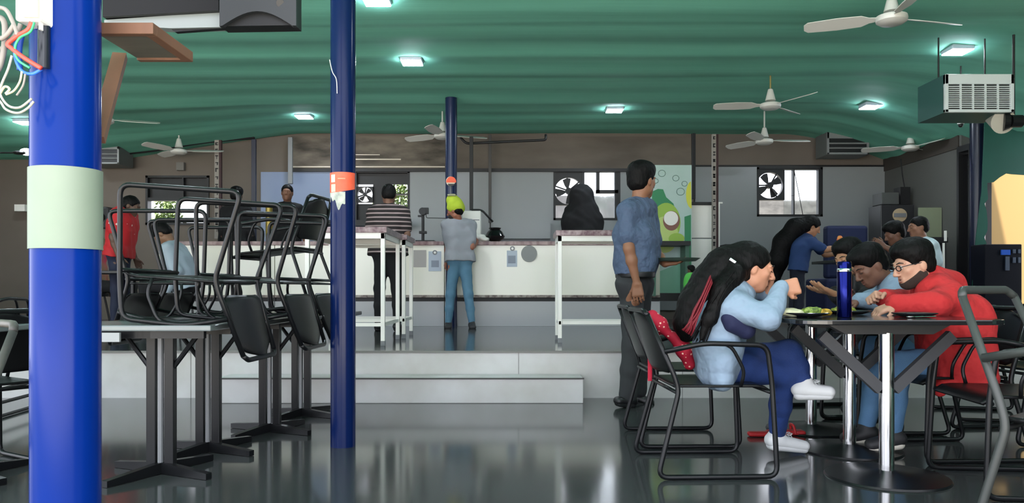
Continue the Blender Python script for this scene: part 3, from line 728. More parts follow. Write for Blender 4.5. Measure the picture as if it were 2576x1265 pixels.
# ================================================================ tables
def black_table(x, Y, w, d, label, h=TZ, px=None, light=False, group='black pedestal tables on the left'):
    """x,Y pedestal; tabletop may be offset"""
    t = thing('pedestal_table', label, 'table', (x, Y, 0), 0, group); px = px or 0
    b = NB(); bx(b, x+px-w/2, x+px+w/2, Y-d/2, Y+d/2, h, h+.026); obj('tabletop', b, mat('pale_grey_tabletop', (124, 132, 132), .25, vary=.4, vscale=3, rgb2=(90, 98, 98)) if light else mat('black_tabletop', (30, 31, 33), .25), t, bevel=.006)
    b = NB(); e = .05
    for a in ((x+px-w/2+e, x+px+w/2-e, Y-d/2+e, Y-d/2+e+.03), (x+px-w/2+e, x+px+w/2-e, Y+d/2-e-.03, Y+d/2-e), (x-.03, x+.03, Y-d/2+e, Y+d/2-e)): bx(b, *a, h-.035, h)
    obj('under_frame', b, M_black, t)
    for dx in (-.042, .042):
        b = NB(); bx(b, x+dx-.022, x+dx+.022, Y-.022, Y+.022, .03, h-.03); obj('post', b, M_black, t, bevel=.004)
    b = NB(); cyl(b, (x, Y-.01, .03), (x, Y-.01, h-.03), .014, n=10); obj('centre_rod', b, M_grey, t)
    for s_ in (-1, 1):
        b = NB(); tube(b, [(x+s_*.05, Y, h-.19), (x+s_*.17, Y, h-.03)], .012, 8); obj('brace', b, M_black, t)
    for k in range(4):
        a = PI/4+k*PI/2+.35; b = NB(); dx, dy = math.cos(a), math.sin(a); n = Vector((-dy, dx, 0))*.017
        c = Vector((x, Y, 0)); e_ = c+Vector((dx, dy, 0))*.30
        poly = [c+n+Vector((0, 0, .055)), e_+n+Vector((0, 0, .03)), e_+n+Vector((0, 0, .002)), c+n+Vector((0, 0, .002))]
        prism(b, poly, -2*n); obj('foot', b, M_black, t)
    return t
black_table(-1.65, 3.65, .72, .46, 'black pedestal table nearest the camera on the left, with pale worn top', px=-.04, light=True)
black_table(-1.62, 4.14, .80, .46, 'second black pedestal table on the left, under upturned chairs', px=-.02)
black_table(-1.47, 4.71, .80, .54, 'third black pedestal table on the left, under upturned chairs', px=-.08)
black_table(-1.44, 5.30, .84, .56, 'farthest black pedestal table on the left, next to the slim navy pole', px=-.06)
black_table(-2.52, 3.55, .6, .5, 'black pedestal table with pale top behind the thick blue pole', px=0, light=True)
b = NB(); bx(b, -1.99, -1.72, 3.395, 3.41, TZ-.045, TZ-.005); o = obj('white_lath', b, mat('lath_grey', (150, 154, 154), .5)); o.parent = None
meta(o, 'white strip under the front edge of the nearest left table', 'strip')

# right-hand dining table: three units with chrome pedestals
TR = .735
def chrome_table(x, Y, cx, w, d, label, rnd=True):
    t = thing('dining_table', label, 'table', (x, Y, 0), 0, 'black tables with chrome pedestals')
    b = NB(); n = 10; r = .13; poly = []
    for qx, qy, a0 in ((w/2-r, d/2-r, 0), (-w/2+r, d/2-r, PI/2), (-w/2+r, -d/2+r, PI), (w/2-r, -d/2+r, 1.5*PI)):
        for k in range(n+1):
            a = a0+k*PI/2/n; poly.append((cx+qx+r*math.cos(a), Y+qy+r*math.sin(a), TR-.022))
    prism(b, poly, (0, 0, .022)); obj('tabletop', b, mat('glossy_black_top', (26, 28, 30), .12, spec=.6), t, bevel=.004)
    b = NB(); poly = [(x-.30, Y-.03, TR-.022), (x+.30, Y-.03, TR-.022), (x+.2, Y-.03, TR-.075), (x-.2, Y-.03, TR-.075)]
    prism(b, poly, (0, .06, 0)); obj('under_plate', b, mat('grey_black_plate', (52, 53, 55), .4), t)
    b = NB(); cyl(b, (x, Y, .02), (x, Y, TR-.07), .033, n=28); obj('pedestal', b, M_chrome, t, smooth=.7)
    for s_ in (-1, 1):
        b = NB(); A = Vector((x+s_*.03, Y, TR-.33)); B = Vector((x+s_*.30, Y, TR-.08)); box(b, (A+B)/2, ((B-A).length, .035, .05), (0, -s_*math.atan2(.25, .27), 0)); obj('brace', b, mat('grey_brace', (66, 67, 70), .4), t)
    b = NB(); lathe(b, [(.02, .04), (.05, .03), (.20, .016), (.265, .010), (.27, 0.001)], (x, Y, 0), 40); obj('base_plate', b, M_black, t, smooth=.6)
    return t
chrome_table(1.725, 3.57, 1.69, .92, .56, 'black dining table with chrome pedestal nearest the camera, holding the blue bottle')
chrome_table(1.815, 4.17, 1.74, .92, .58, 'middle black dining table between the red hoodie man and the woman')
chrome_table(1.845, 4.78, 1.78, .92, .58, 'farthest black dining table of the right row, before the man in light blue')

# bottle, plates, food
t = thing('water_bottle', 'shiny blue metal water bottle with steel neck band on the near table', 'bottle', (1.535, 3.58, TR))
b = NB(); lathe(b, [(.030, 0), (.032, .004), (.032, .205), (.031, .21)], (1.535, 3.58, TR+.001), 36); obj('body', b, mat('bottle_blue', (6, 16, 84), .14, metal=.85), t, smooth=.7)
b = NB(); lathe(b, [(.0305, .2095), (.033, .212), (.033, .224), (.0305, .227)], (1.535, 3.58, TR), 36); obj('neck_band', b, M_chrome, t, 'steel band', smooth=.7)
b = NB(); lathe(b, [(.031, .226), (.031, .252), (.028, .258)], (1.535, 3.58, TR), 36); obj('lid', b, mat('bottle_blue', (6, 16, 84), .14), t, smooth=.7)
def plate(x, Y, r, label, m):
    b = NB(); lathe(b, [(.02, .001), (r*.6, .001), (r*.98, .016), (r, .019), (r*.97, .021), (r*.6, .008), (.02, .006)], (0, 0, 0), 40)
    b.transform(Matrix.Translation((x, Y, TR+.001))); o = obj('plate', b, m, smooth=.7); return meta(o, label, 'plate', 'dinner plates on the right table')
Mpl = mat('dark_plate', (44, 46, 50), .2)
plate(1.37, 3.66, .125, 'dark dinner plate of rice and greens beside the woman and the blue bottle', Mpl)
plate(1.72, 3.98, .12, 'dark dinner plate with green food in front of the red hoodie man', Mpl)
plate(1.88, 3.62, .10, 'empty dark plate on the near table, right of the blue bottle', Mpl)
def lump(name, x, Y, rx, ry, rz, m, label, cat, seed, noise=.004, nf=90):
    s = Sdf(); random.seed(seed)
    s.ell((x, Y, TR+.012+rz*.35), (rx, ry, rz), k=.01)
    for k in range(9):
        a = random.uniform(0, 6.28); s.ell((x+math.cos(a)*rx*.6, Y+math.sin(a)*ry*.6, TR+.012+rz*random.uniform(.2, .8)), (rx*.35, ry*.35, rz*.45), k=.012)
    s.cap((x-rx, Y, TR-.1), (x+rx, Y, TR-.1), .111, .111, 0, -1)
    me = s.mesh(name, .003, noise, nf); o = link(name, me, m); return meta(o, label, cat)
lump('flatbread', 1.305, 3.64, .064, .06, .022, mat('bread_cream', (214, 214, 178), .7, vary=.4, vscale=40, rgb2=(190, 180, 130), bump=.3), 'folded pale flatbread on the plate beside the woman', 'bread', 1, .001)
lump('leafy_greens', 1.402, 3.63, .042, .04, .026, mat('green_veg', (150, 176, 80), .6, vary=1, vscale=60, rgb2=(60, 84, 30), bump=.5), 'pale green leafy vegetables heaped beside the flatbread', 'vegetables', 2)
lump('yellow_curry', 1.462, 3.63, .03, .03, .018, mat('curry_yellow', (196, 160, 40), .5, vary=1, vscale=50, rgb2=(120, 96, 20), bump=.5), 'small heap of yellow curry just left of the blue bottle', 'food', 3)
lump('vegetable_mix', 1.69, 3.96, .06, .05, .022, mat('green_yellow_veg', (160, 160, 50), .6, vary=1, vscale=60, rgb2=(70, 100, 30), bump=.5), 'green and yellow vegetables on the plate before the red hoodie man', 'vegetables', 4)
t = thing('spoon', 'steel spoon lying on the near table right of the blue bottle', 'spoon', (1.80, 3.5, TR+.003))
b = NB(); sph(b, (1.80, 3.5, TR+.006), (.02, .013, .004), 12); obj('bowl', b, M_chrome, t, smooth=3.2)
b = NB(); tube(b, [(1.815, 3.502, TR+.006), (1.93, 3.53, TR+.008)], .0028, 6); obj('handle', b, M_chrome, t)

# ================================================================ tall white serving tables on the upper level
def tall_table(x0, x1, y0, y1, label, rot=0, zt=1.40):
    c = Vector(((x0+x1)/2, (y0+y1)/2, PZ)); t = thing('tall_serving_table', label, 'table', c, 0, 'tall white serving tables')
    L = .016; H_ = zt-PZ
    b = NB(); bx(b, x0-.02, x1+.02, y0-.02, y1+.02, zt-.05, zt); obj('tabletop', b, mat('granite_top', (160, 138, 138), .3, vary=1, vscale=25, rgb2=(96, 60, 70), detail=6), t, bevel=.004)
    b = NB()
    for a in ((x0, x1, y0, y0+.02), (x0, x1, y1-.02, y1), (x0, x0+.02, y0, y1), (x1-.02, x1, y0, y1)): bx(b, *a, zt-.10, zt-.05)
    obj('top_frame', b, M_white, t)
    for xx in (x0, x1-.036):
        for yy in (y0, y1-.036):
            b = NB(); bx(b, xx, xx+.036, yy, yy+.036, PZ+.04, zt-.05); o = obj('leg', b, M_white, t, bevel=.003)
            b = NB(); bx(b, xx-.001, xx+.037, yy-.001, yy+.037, PZ+.001, PZ+.045); obj('foot_cap', b, M_grey, o)
    for z in (PZ+.17,):
        for a in ((x0, x1, y0+.008, y0+.028), (x0, x1, y1-.028, y1-.008), (x0+.008, x0+.028, y0, y1), (x1-.028, x1-.008, y0, y1)):
            b = NB(); bx(b, *a, z, z+.03); obj('foot_rail', b, M_white, t)
    return t
tall_table(-1.79, -1.10, 6.70, 7.60, 'tall white-legged serving table nearest, behind the slim navy pole')
tall_table(-1.78, -1.06, 7.70, 8.30, 'second tall white-legged serving table, in front of the striped-shirt customer')
tall_table(.42, 1.20, 7.08, 7.55, 'tall white-legged serving table left of the standing man in grey-blue')

# ================================================================ serving counter
CY = 10.2
def counter(px0, px1, label):
    x0, x1 = X(px0, CY), X(px1, CY)
    t = thing('serving_counter', label, 'counter', ((x0+x1)/2, CY, PZ), 0, 'cream serving counters')
    b = NB(); bx(b, x0, x1, CY, CY+.7, Z(744, CY), Z(617, CY)); obj('front_body', b, M_cream, t)
    b = NB(); bx(b, x0, x1, CY-.02, CY+.72, Z(748, CY), Z(742, CY)); obj('ledge', b, mat('ledge_metal', (170, 160, 150), .4, vary=1, vscale=20, rgb2=(90, 70, 66)), t)
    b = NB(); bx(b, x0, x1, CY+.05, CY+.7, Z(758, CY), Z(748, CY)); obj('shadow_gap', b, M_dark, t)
    b = NB(); bx(b, x0, x1, CY-.005, CY+.7, PZ+.001, Z(758, CY)); obj('plinth', b, M_tile, t)
    return t
counter(400, 690, 'cream serving counter section behind the pile of upturned chairs')
counter(692, 1031, 'cream serving counter section behind the tall white tables on the left')
counter(1033, 1117, 'narrow cream counter section left of the lime-cap customer')
counter(1119, 1660, 'long cream serving counter right of the lime-cap customer')
b = NB(); bx(b, X(398, CY), X(1117, CY), CY-.03, CY+.75, Z(616.5, CY), Z(607, CY)); meta(obj('worktop', b, M_edge, bevel=.004), 'pinkish granite worktop on the left counter sections', 'worktop')
b = NB(); bx(b, X(1119, CY), X(1661, CY), CY-.03, CY+.75, Z(616.5, CY), Z(607, CY)); meta(obj('worktop', b, M_edge, bevel=.004), 'pinkish granite worktop on the long counter at centre', 'worktop')
def notice(px0, py0, px1, py1, m, label, round_=None, sq=None):
    t = thing('counter_notice', label, 'notice', at((px0+px1)/2, py1, CY), 0, 'notices stuck on the counter front')
    b = NB(); pbx(b, px0, py0, px1, py1, CY-.006, .005); obj('sheet', b, m, t)
    if round_:
        b = NB(); pprism(b, disc_poly(*round_, round_[2] if False else 6, 20), CY-.012, .005) if False else pprism(b, disc_poly(round_[0], round_[1], 6, 6, 20), CY-.012, .005); obj('round_mark', b, M_grey, t)
        b = NB(); pprism(b, disc_poly(round_[0], round_[1], 3, 3, 16), CY-.015, .003); obj('round_mark_centre', b, M_white, t)
    if sq: b = NB(); pbx(b, *sq, CY-.009, .003); obj('printed_block', b, mat('notice_blue_grey', (140, 148, 162), .5), t)
notice(1078, 632, 1110, 682, mat('notice_pale_blue', (186, 196, 208), .5), 'pale blue-grey notice on the narrow counter, left of the lime-cap customer', (1094, 635), (1085, 655, 1104, 672))
notice(1275, 630, 1301, 671, mat('notice_pale_blue', (186, 196, 208), .5), 'pale blue notice on the long counter, left of the grey disc', (1289, 625), (1278, 643, 1297, 662))
b = NB(); pbx(b, 1040, 629, 1072, 672, CY-.006, .005); meta(obj('grey_plate', b, mat('brushed_grey_plate', (164, 160, 156), .4, metal=.3)), 'grey square plate on the narrow counter front', 'plate cover')
b = NB(); pprism(b, disc_poly(1331, 638, 20, 21, 36), CY-.02, .019); meta(obj('round_vent_cover', b, mat('disc_grey', (132, 134, 132), .4), bevel=.003), 'round grey disc fixed to the long counter front', 'disc')
# things on and behind the counter
t = thing('counter_scale', 'black counter stand with round head beside the lime-cap customer', 'stand', at(1065, 607, 10.4))
Yk = 10.4
b = NB(); pbx(b, 1045, 604, 1092, 608, Yk-.1, .25); obj('base', b, M_dark, t)
b = NB(); cyl(b, at(1064, 605, Yk), at(1064, 540, Yk), .02, n=12); obj('pole', b, M_dark, t)
b = NB(); cyl(b, at(1064, 532, Yk)+Vector((0, -.05, 0)), at(1064, 532, Yk)+Vector((0, .05, 0)), .05, n=20); pbx(b, 1066, 522, 1077, 537, Yk-.04, .08); obj('head', b, M_dark, t)
b = NB(); pbx(b, 1054, 581, 1072, 587, Yk-.05, .1); pbx(b, 1051, 541, 1062, 545, Yk-.03, .06); obj('clamp', b, M_dark, t)
b = NB(); tube(b, rounded([at(1072, 537, Yk), at(1072, 548, Yk), at(1123, 549, Yk)], .03), .005, 6); obj('arm', b, M_dark, t)
t = thing('white_cabinet_box', 'white box cabinet on the counter behind the lime-cap customer', 'cabinet', at(1185, 607, 10.5))
b = NB(); pbx(b, 1163, 530, 1209, 607, 10.5, .35); obj('body', b, M_white, t, bevel=.006)
b = NB(); pbx(b, 1166, 552, 1206, 554, 10.495, .01); obj('seam', b, M_grey, t)
t = thing('cooking_pot', 'shiny black round-bellied cooking pot on the long counter', 'pot', at(1245, 607, 10.45))
b = NB(); c_ = at(1245, 607, 10.45); lathe(b, [(.06, 0), (.12, .03), (.135, .07), (.10, .13), (.07, .155), (.085, .18), (.08, .182), (.06, .155)], c_, 28); obj('body', b, mat('pot_black', (14, 14, 15), .15), t, smooth=.8)
b = NB(); lathe(b, [(.07, .172), (.04, .185), (.012, .19)], c_, 24); obj('lid', b, M_grey, t, smooth=.8)
b = NB(); s_ = Sdf(); s_.ell(at(1208, 597, 10.35), (.08, .05, .045)).ell(at(1220, 602, 10.35), (.06, .05, .03)); o = link('crumpled_cloth', s_.mesh('crumpled_cloth', .008, .004, 60), M_white); meta(o, 'crumpled white cloth on the counter left of the black pot', 'cloth')
b.free()
b = NB(); pbx(b, 1146, 590, 1168, 600, 10.3, .15); meta(obj('paper_tray', b, M_white), 'small white tray behind the lime-cap customer', 'tray')
t = thing('tin_can', 'small gold tin on the counter beside the man behind the counter', 'tin', at(677, 607, 10.4))
b = NB(); c_ = at(677, 527, 10.4); cyl(b, c_-Vector((0, 0, .4)), c_+Vector((0, 0, .06)), .045, n=20); obj('body', b, mat('tin_gold', (150, 130, 60), .35, metal=.5), t)
# black steel serving stands
b = NB(); pbx(b, 745, 553, 1030, 568, 11.9, .3); meta(obj('back_shelf', b, M_dark), 'long dark shelf at the back of the kitchen', 'shelf')
b = NB(); pbx(b, 1240, 560, 1385, 600, 12.3, .18); meta(obj('back_worktop', b, M_panel), 'pale ledge along the back wall behind the black pot', 'ledge')

# ================================================================ juice poster stand, cabinets at centre right
YP = 10.3
t = thing('juice_display', 'tall pale display panel with green bottle and lime artwork behind the standing man', 'display', at(1680, 750, YP))
b = NB(); pbx(b, 1632, 415, 1740, 737, YP, .06); obj('panel', b, mat('poster_pale_blue', (178, 200, 196), .35, vary=.4, vscale=2, rgb2=(150, 186, 168)), t)
b = NB(); pbx(b, 1628, 737, 1742, 757, YP-.02, .3); obj('base', b, M_dark, t)
def art(nm, poly, m, d): b = NB(); pprism(b, poly, YP-.003-d*.0015, .003+d*.0015); obj(nm, b, m, t)
Mg1, Mg2, Mg3 = mat('art_green', (40, 130, 84), .4), mat('art_lime', (150, 186, 70), .4), mat('art_pale_lime', (188, 208, 120), .4)
art('green_bottle', [(1640, 482), (1655, 475), (1668, 476), (1676, 496), (1694, 512), (1700, 530), (1640, 545)], Mg1, 1)
art('lime_shape', disc_poly(1676, 560, 36, 50, 30), Mg2, 2)
art('pale_shape', disc_poly(1672, 590, 34, 46, 30), Mg3, 3)
art('brown_ring', disc_poly(1689, 555, 21, 25, 30), mat('art_brown', (130, 84, 70), .4), 4)
art('pale_disc', disc_poly(1688, 549, 18, 18, 30), M_white, 5)
art('yellow_slice', disc_poly(1740, 490, 14, 34, 20, PI*.5, PI*1.5), mat('art_yellow', (206, 206, 70), .4), 1)
art('leaf', disc_poly(1702, 600, 20, 14, 20), Mg2, 5)
art('lower_green', [(1640, 690), (1740, 650), (1738, 737), (1640, 737)], mat('art_sea_green', (120, 176, 150), .4), 1)
art('green_edge', [(1722, 545), (1738, 540), (1738, 735), (1724, 735)], Mg1, 2)
for cx_, cy_, r_ in ((1700, 448, 8), (1712, 482, 10), (1665, 436, 9), (1722, 462, 7), (1650, 455, 6)):
    b = NB(); tube(b, [at(x, y, YP-.006) for x, y in disc_poly(cx_, cy_, r_, r_*.9, 14)], .0035, 5, closed=True); obj('bubble', b, mat('art_line', (90, 120, 110), .5), t)
t = thing('display_shelf', 'black-edged shelf unit jutting from the juice display', 'shelf', at(1700, 757, 9.9))
b = NB(); pbx(b, 1652, 606, 1738, 617, 9.85, .4); obj('top', b, M_dark, t)
b = NB(); pbx(b, 1724, 617, 1734, 745, 9.9, .3); pbx(b, 1644, 617, 1650, 745, 9.9, .3); obj('side_post', b, mat('shelf_green', (60, 96, 80), .5), t)
t = thing('white_cabinet', 'tall white two-door cabinet left of the lettered strip', 'cabinet', at(1766, 812, 10.5))
b = NB(); pbx(b, 1730, 515, 1793, 812, 10.5, .5); obj('body', b, M_panel, t)
b = NB(); pbx(b, 1731, 516, 1792, 598, 10.48, .02); obj('door', b, M_white, t, bevel=.004)
b = NB(); pbx(b, 1731, 601, 1792, 800, 10.48, .02); obj('door', b, M_white, t, bevel=.004)
b = NB(); pbx(b, 1728, 508, 1795, 515, 10.45, .56); obj('top', b, M_dark, t)
b = NB(); pbx(b, 1804, 512, 1811, 820, 10.9, .04); pbx(b, 1796, 508, 1818, 512, 10.9, .06); meta(obj('white_post', b, M_white), 'thin white post with a small flat top right of the lettered strip', 'post')
t = thing('low_bench', 'low dark bench along the wall behind the long-haired woman', 'bench', at(1865, 820, 11))
b = NB(); pbx(b, 1826, 614, 1905, 622, 11, .5); obj('seat', b, M_dark, t)
b = NB(); pbx(b, 1830, 622, 1900, 819, 11.05, .4); obj('body', b, mat('dark_grey_body', (40, 41, 43), .5), t)

# ================================================================ right rear furniture
t = thing('sofa', 'dark navy sofa back by the wall below the air grille', 'sofa', at(2135, 800, 10.9))
Ys = 10.9
b = NB(); pbx(b, 2081, 567, 2185, 700, Ys, .18); obj('backrest', b, mat('navy_fabric', (20, 30, 66), .8), t, bevel=.04)
b = NB(); pbx(b, 2078, 700, 2188, 790, Ys-.55, .75); obj('seat', b, mat('navy_fabric', (20, 30, 66), .8), t, bevel=.04)
b = NB(); bx(b, X(2085, Ys), X(2180, Ys), Ys-.4, Ys+.1, PZ, Z(790, Ys-.55)+.01); obj('base', b, M_dark, t)
t = thing('small_oven', 'dark oven cabinet with round pale emblem on the right wall', 'oven', at(2265, 600, 11.3))
b = NB(); pbx(b, 2216, 515, 2300, 640, 11.3, .4); obj('body', b, mat('oven_dark', (40, 40, 42), .4), t, bevel=.01)
b = NB(); pprism(b, disc_poly(2264, 541, 18, 17, 24), 11.285, .014); obj('round_emblem', b, mat('emblem_cream', (170, 150, 120), .5), t, 'round cream emblem')
b = NB(); pbx(b, 2250, 536, 2280, 546, 11.275, .01); obj('emblem_band', b, mat('emblem_grey', (110, 112, 114), .5), t)
b = NB(); pbx(b, 2218, 484, 2262, 514, 11.4, .3); meta(obj('grey_box', b, mat('box_grey', (70, 72, 70), .5), bevel=.008), 'dark grey box on top of the oven cabinet', 'box')
b = NB(); pbx(b, 2265, 470, 2290, 514, 11.5, .2); tube(b, smoothpath([at(2275, 470, 11.5), at(2270, 440, 11.5), at(2266, 400, 11.5)]), .01, 6); meta(obj('black_speaker_box', b, M_dark), 'small black upright box with a cable beside the grey box', 'box')
b = NB(); pbx(b, 2312, 522, 2369, 596, 10.8, .03); meta(obj('green_board', b, mat('pale_green_board', (128, 136, 110), .6)), 'pale olive-green board behind the seated man in white', 'board')
t = thing('side_counter', 'black side counter under the pale olive board', 'counter', at(2340, 800, 10.2))
b = NB(); pbx(b, 2250, 597, 2385, 610, 10.2, .65); obj('top', b, M_dark, t)
b = NB(); pbx(b, 2256, 610, 2380, 812, 10.3, .5); obj('body', b, mat('dark_grey_body', (40, 41, 43), .5), t)
b = NB(); pbx(b, 2378, 580, 2382, 606, 10.1, .03); pbx(b, 2374, 611, 2377, 690, 10.1, .03); meta(obj('white_trim_post', b, M_white), 'thin white edge strip at the end of the black side counter', 'strip')
def plain_table(px, py, Y, w_, d, label):
    x = X(px, Y); t = thing('cafe_table', label, 'table', (x, Y, PZ), 0, 'dark tables on the upper level'); zt = Z(py, Y)
    b = NB(); bx(b, x-w_/2, x+w_/2, Y-d/2, Y+d/2, zt-.03, zt); obj('tabletop', b, M_black, t, bevel=.004)
    b = NB(); cyl(b, (x, Y, PZ+.02), (x, Y, zt-.03), .03, n=14); obj('pedestal', b, M_black, t)
    b = NB(); cyl(b, (x, Y, PZ+.001), (x, Y, PZ+.022), .22, n=24); obj('base_plate', b, M_black, t)
plain_table(2150, 656, 8.35, .7, .6, 'dark table on the upper level between the two seated men and the leaning one')
plain_table(335, 682, 8.5, .9, .6, 'dark table on the upper level before the red-shirt customer')

# ================================================================ television and shelf on the near pole
t = thing('wooden_shelf', 'brown wooden shelf bracket fixed to the thick blue pole', 'shelf', (-1.0, 1.95, 1.5))
Ya, Yb = 1.90, 2.14; zs = .87+640/1026
x0_, x1_ = X(235, Ya), -.88
b = NB(); bx(b, x0_, x1_-.02, Ya+.02, Yb-.02, zs+.006, zs+.018); obj('board', b, M_ply, t)
b = NB(); bx(b, x0_, x1_, Ya, Ya+.022, zs, zs+.028); bx(b, x0_, x1_, Yb-.022, Yb, zs, zs+.028); bx(b, x1_-.026, x1_, Ya+.02, Yb-.02, zs, zs+.028); obj('edge_batten', b, M_wood, t, bevel=.002)
b = NB(); A = at(302, 150, 2.08); A.z = zs; B = at(244, 352, 1.86); d = B-A; box(b, (A+B)/2, (.034, .02, d.length), d.to_track_quat('Z', 'Y').to_matrix()); obj('brace', b, M_wood, t)
t = thing('television', 'black television seen from below on its bracket at the top left', 'television', (-1.0, 2.4, 1.7))
Yt = 2.40
b = NB(); prism(b, [at(258, 42, Yt), at(550, 26, Yt), at(550, -300, Yt), at(258, -300, Yt)], (0, .07, 0)); obj('screen_back', b, mat('tv_black', (8, 8, 9), .4, spec=.2), t)
b = NB(); prism(b, [at(262, 50, Yt+.02), at(556, 30, Yt+.02), at(556, 68, Yt+.02), at(430, 71, Yt+.02), at(262, 62, Yt+.02)], (0, .04, 0)); obj('rear_shell', b, mat('tv_silver', (120, 128, 128), .35), t, 'silver strip')
b = NB(); prism(b, [at(428, 71, Yt+.03), at(600, 60, Yt+.03), at(600, 68, Yt+.03), at(440, 80, Yt+.03)], (0, .02, 0)); obj('foot_bar', b, M_black, t)
arch = [(552, -300), (745, -300), (745, 64)]+[(735-(735-560)*k/14, 64-36*math.sin(PI*k/14)) for k in range(15)]+[(552, 66)]
b = NB(); prism(b, [at(x, y, Yt-.03) for x, y in arch], (0, .02, 0)); obj('mount_cover', b, mat('tv_grey', (40, 43, 46), .4, spec=.3), t, 'dark grey arched cover')
b = NB(); prism(b, [at(x, y, Yt-.01) for x, y in ((552, -300), (745, -300), (745, 63), (556, 66))], (0, .06, 0)); obj('mount_box', b, mat('tv_box', (18, 19, 20), .4, spec=.3), t)
b = NB(); cyl(b, at(705, 8, Yt-.032), at(705, 8, Yt-.028), .012, n=16); obj('bolt_hole', b, M_dark, t)
b = NB(); cyl(b, at(360, -200, Yt+.05), Vector((at(360, -200, Yt).x, Yt+.05, 3.34)), .02, n=10); obj('hanging_rod', b, M_dark, t)

# ================================================================ electrical box and cables left of the near pole
t = thing('junction_box', 'white electrical junction box beside the top of the thick blue pole', 'electrical box', at(68, 55, 1.7))
b = NB(); bx(b, X(36, 1.68), X(100, 1.68), 1.68, 1.76, Z(52, 1.68), Z(-260, 1.68)); obj('body', b, M_white, t, bevel=.006)
b = NB(); bx(b, X(64, 1.68), X(100, 1.68), 1.672, 1.68, Z(46, 1.68), Z(-250, 1.68)); obj('cover', b, mat('cover_cream', (232, 236, 214), .4), t, 'cream cover')
t = thing('cable_conduit', 'dark vertical plastic conduit strapped to the thick blue pole', 'conduit', at(113, 175, 1.7))
b = NB(); cyl(b, at(110, 172, 1.72), at(114, -300, 1.72), .0125, n=20); obj('tube', b, mat('conduit_dark', (30, 34, 42), .25), t)
b = NB(); pbx(b, 97, 52, 102, 74, 1.69, .01); obj('clip', b, M_white, t)
def cable(pts, r, m, label, Y=1.66):
    b = NB(); P = [at(p[0], p[1], Y+(p[2] if len(p) > 2 else 0)) for p in pts]; tube(b, smoothpath(P), r, 8)
    meta(obj('cable', b, m, smooth=3.2), label, 'cable', 'loose cables by the thick blue pole')
Mc = mat('cable_grey', (128, 124, 118), .5); Mcr = mat('cable_red', (196, 66, 52), .4); Mcg = mat('cable_green', (50, 170, 110), .4); Mcb = mat('cable_blue', (50, 110, 220), .4); Mcy = mat('cable_cream', (200, 190, 150), .5)
cable([(80, 56), (70, 75), (45, 90), (20, 110), (30, 122), (60, 145), (104, 172)], .0048, Mcr, 'red cable looping from the white box to the conduit')
cable([(86, 56), (76, 80), (50, 95), (38, 120), (45, 150), (75, 171)], .0026, Mcg, 'green cable looping below the white box')
cable([(46, 80), (38, 115), (40, 150), (55, 178), (80, 186), (104, 174)], .0036, Mcb, 'bright blue cable hanging lowest beside the conduit', 1.67)
cable([(56, 85), (50, 110), (48, 140), (50, 176)], .006, mat('cable_deep_blue', (30, 70, 160), .4), 'thick deep blue cable hanging straight beside the red one', 1.70)
cable([(-160, 60), (-80, -20), (-10, 15), (15, 25), (32, 55), (45, 90)], .0045, Mc, 'grey cable arching over the top left corner')
cable([(-140, 90), (-60, 20), (-10, 40), (10, 55), (12, 100), (5, 150), (-10, 185), (-60, 260), (-150, 240)], .006, Mc, 'thick grey cable hanging straight down the left edge', 1.68)
cable([(36, 62), (20, 85), (2, 98), (-10, 96), (-150, 110)], .005, Mc, 'grey cable bending left out of the white box')
cable([(30, 140), (20, 175), (5, 210), (0, 235), (20, 265), (50, 270), (80, 248)], .0026, mat('cable_pale', (160, 158, 146), .5), 'pale thin cable making the upper of two low loops')
cable([(-150, 190), (-60, 215), (-5, 250), (15, 275), (45, 284), (70, 272), (85, 255)], .0026, mat('cable_pale', (160, 158, 146), .5), 'pale thin cable making the lowest loop')
cable([(55, 180), (50, 205), (35, 228), (15, 238)], .0022, Mcy, 'cream cable end curling below the blue one')
cable([(64, 186), (58, 215), (42, 240)], .0022, Mc, 'short grey cable end hanging below the blue one')
cable([(0, 236), (12, 218), (24, 224), (14, 236)], .0026, Mcy, 'small cream cable hook at the left edge')
cable([(-150, 150), (-8, 125), (20, 112), (45, 78), (52, 60)], .005, Mc, 'grey cable rising to the white box from the left edge', 1.69)
# power socket, boxes at far left
b = NB(); pbx(b, 36, 514, 62, 531, 8.25/1252*F_PX if False else 12.3, .1); meta(obj('wall_socket', b, M_white), 'small pale socket box on the left wall beside the thick pole', 'socket')
b = NB(); pbx(b, 443, 408, 462, 428, 12.42, .07); meta(obj('wall_box', b, mat('wall_box_grey', (110, 106, 100), .6)), 'small grey box on the wall above the dark left window', 'box')
b = NB(); pbx(b, 247, 520, 272, 575, 12.0, .3); meta(obj('dark_appliance', b, M_dark, bevel=.02), 'dark appliance against the wall behind the red-shirt customer', 'appliance')
b = NB(); pbx(b, 8, 855, 42, 905, 5.6, .15); meta(obj('cardboard_box', b, mat('box_ochre', (176, 136, 70), .7)), 'ochre carton seen through the worn chair at the left edge', 'box')
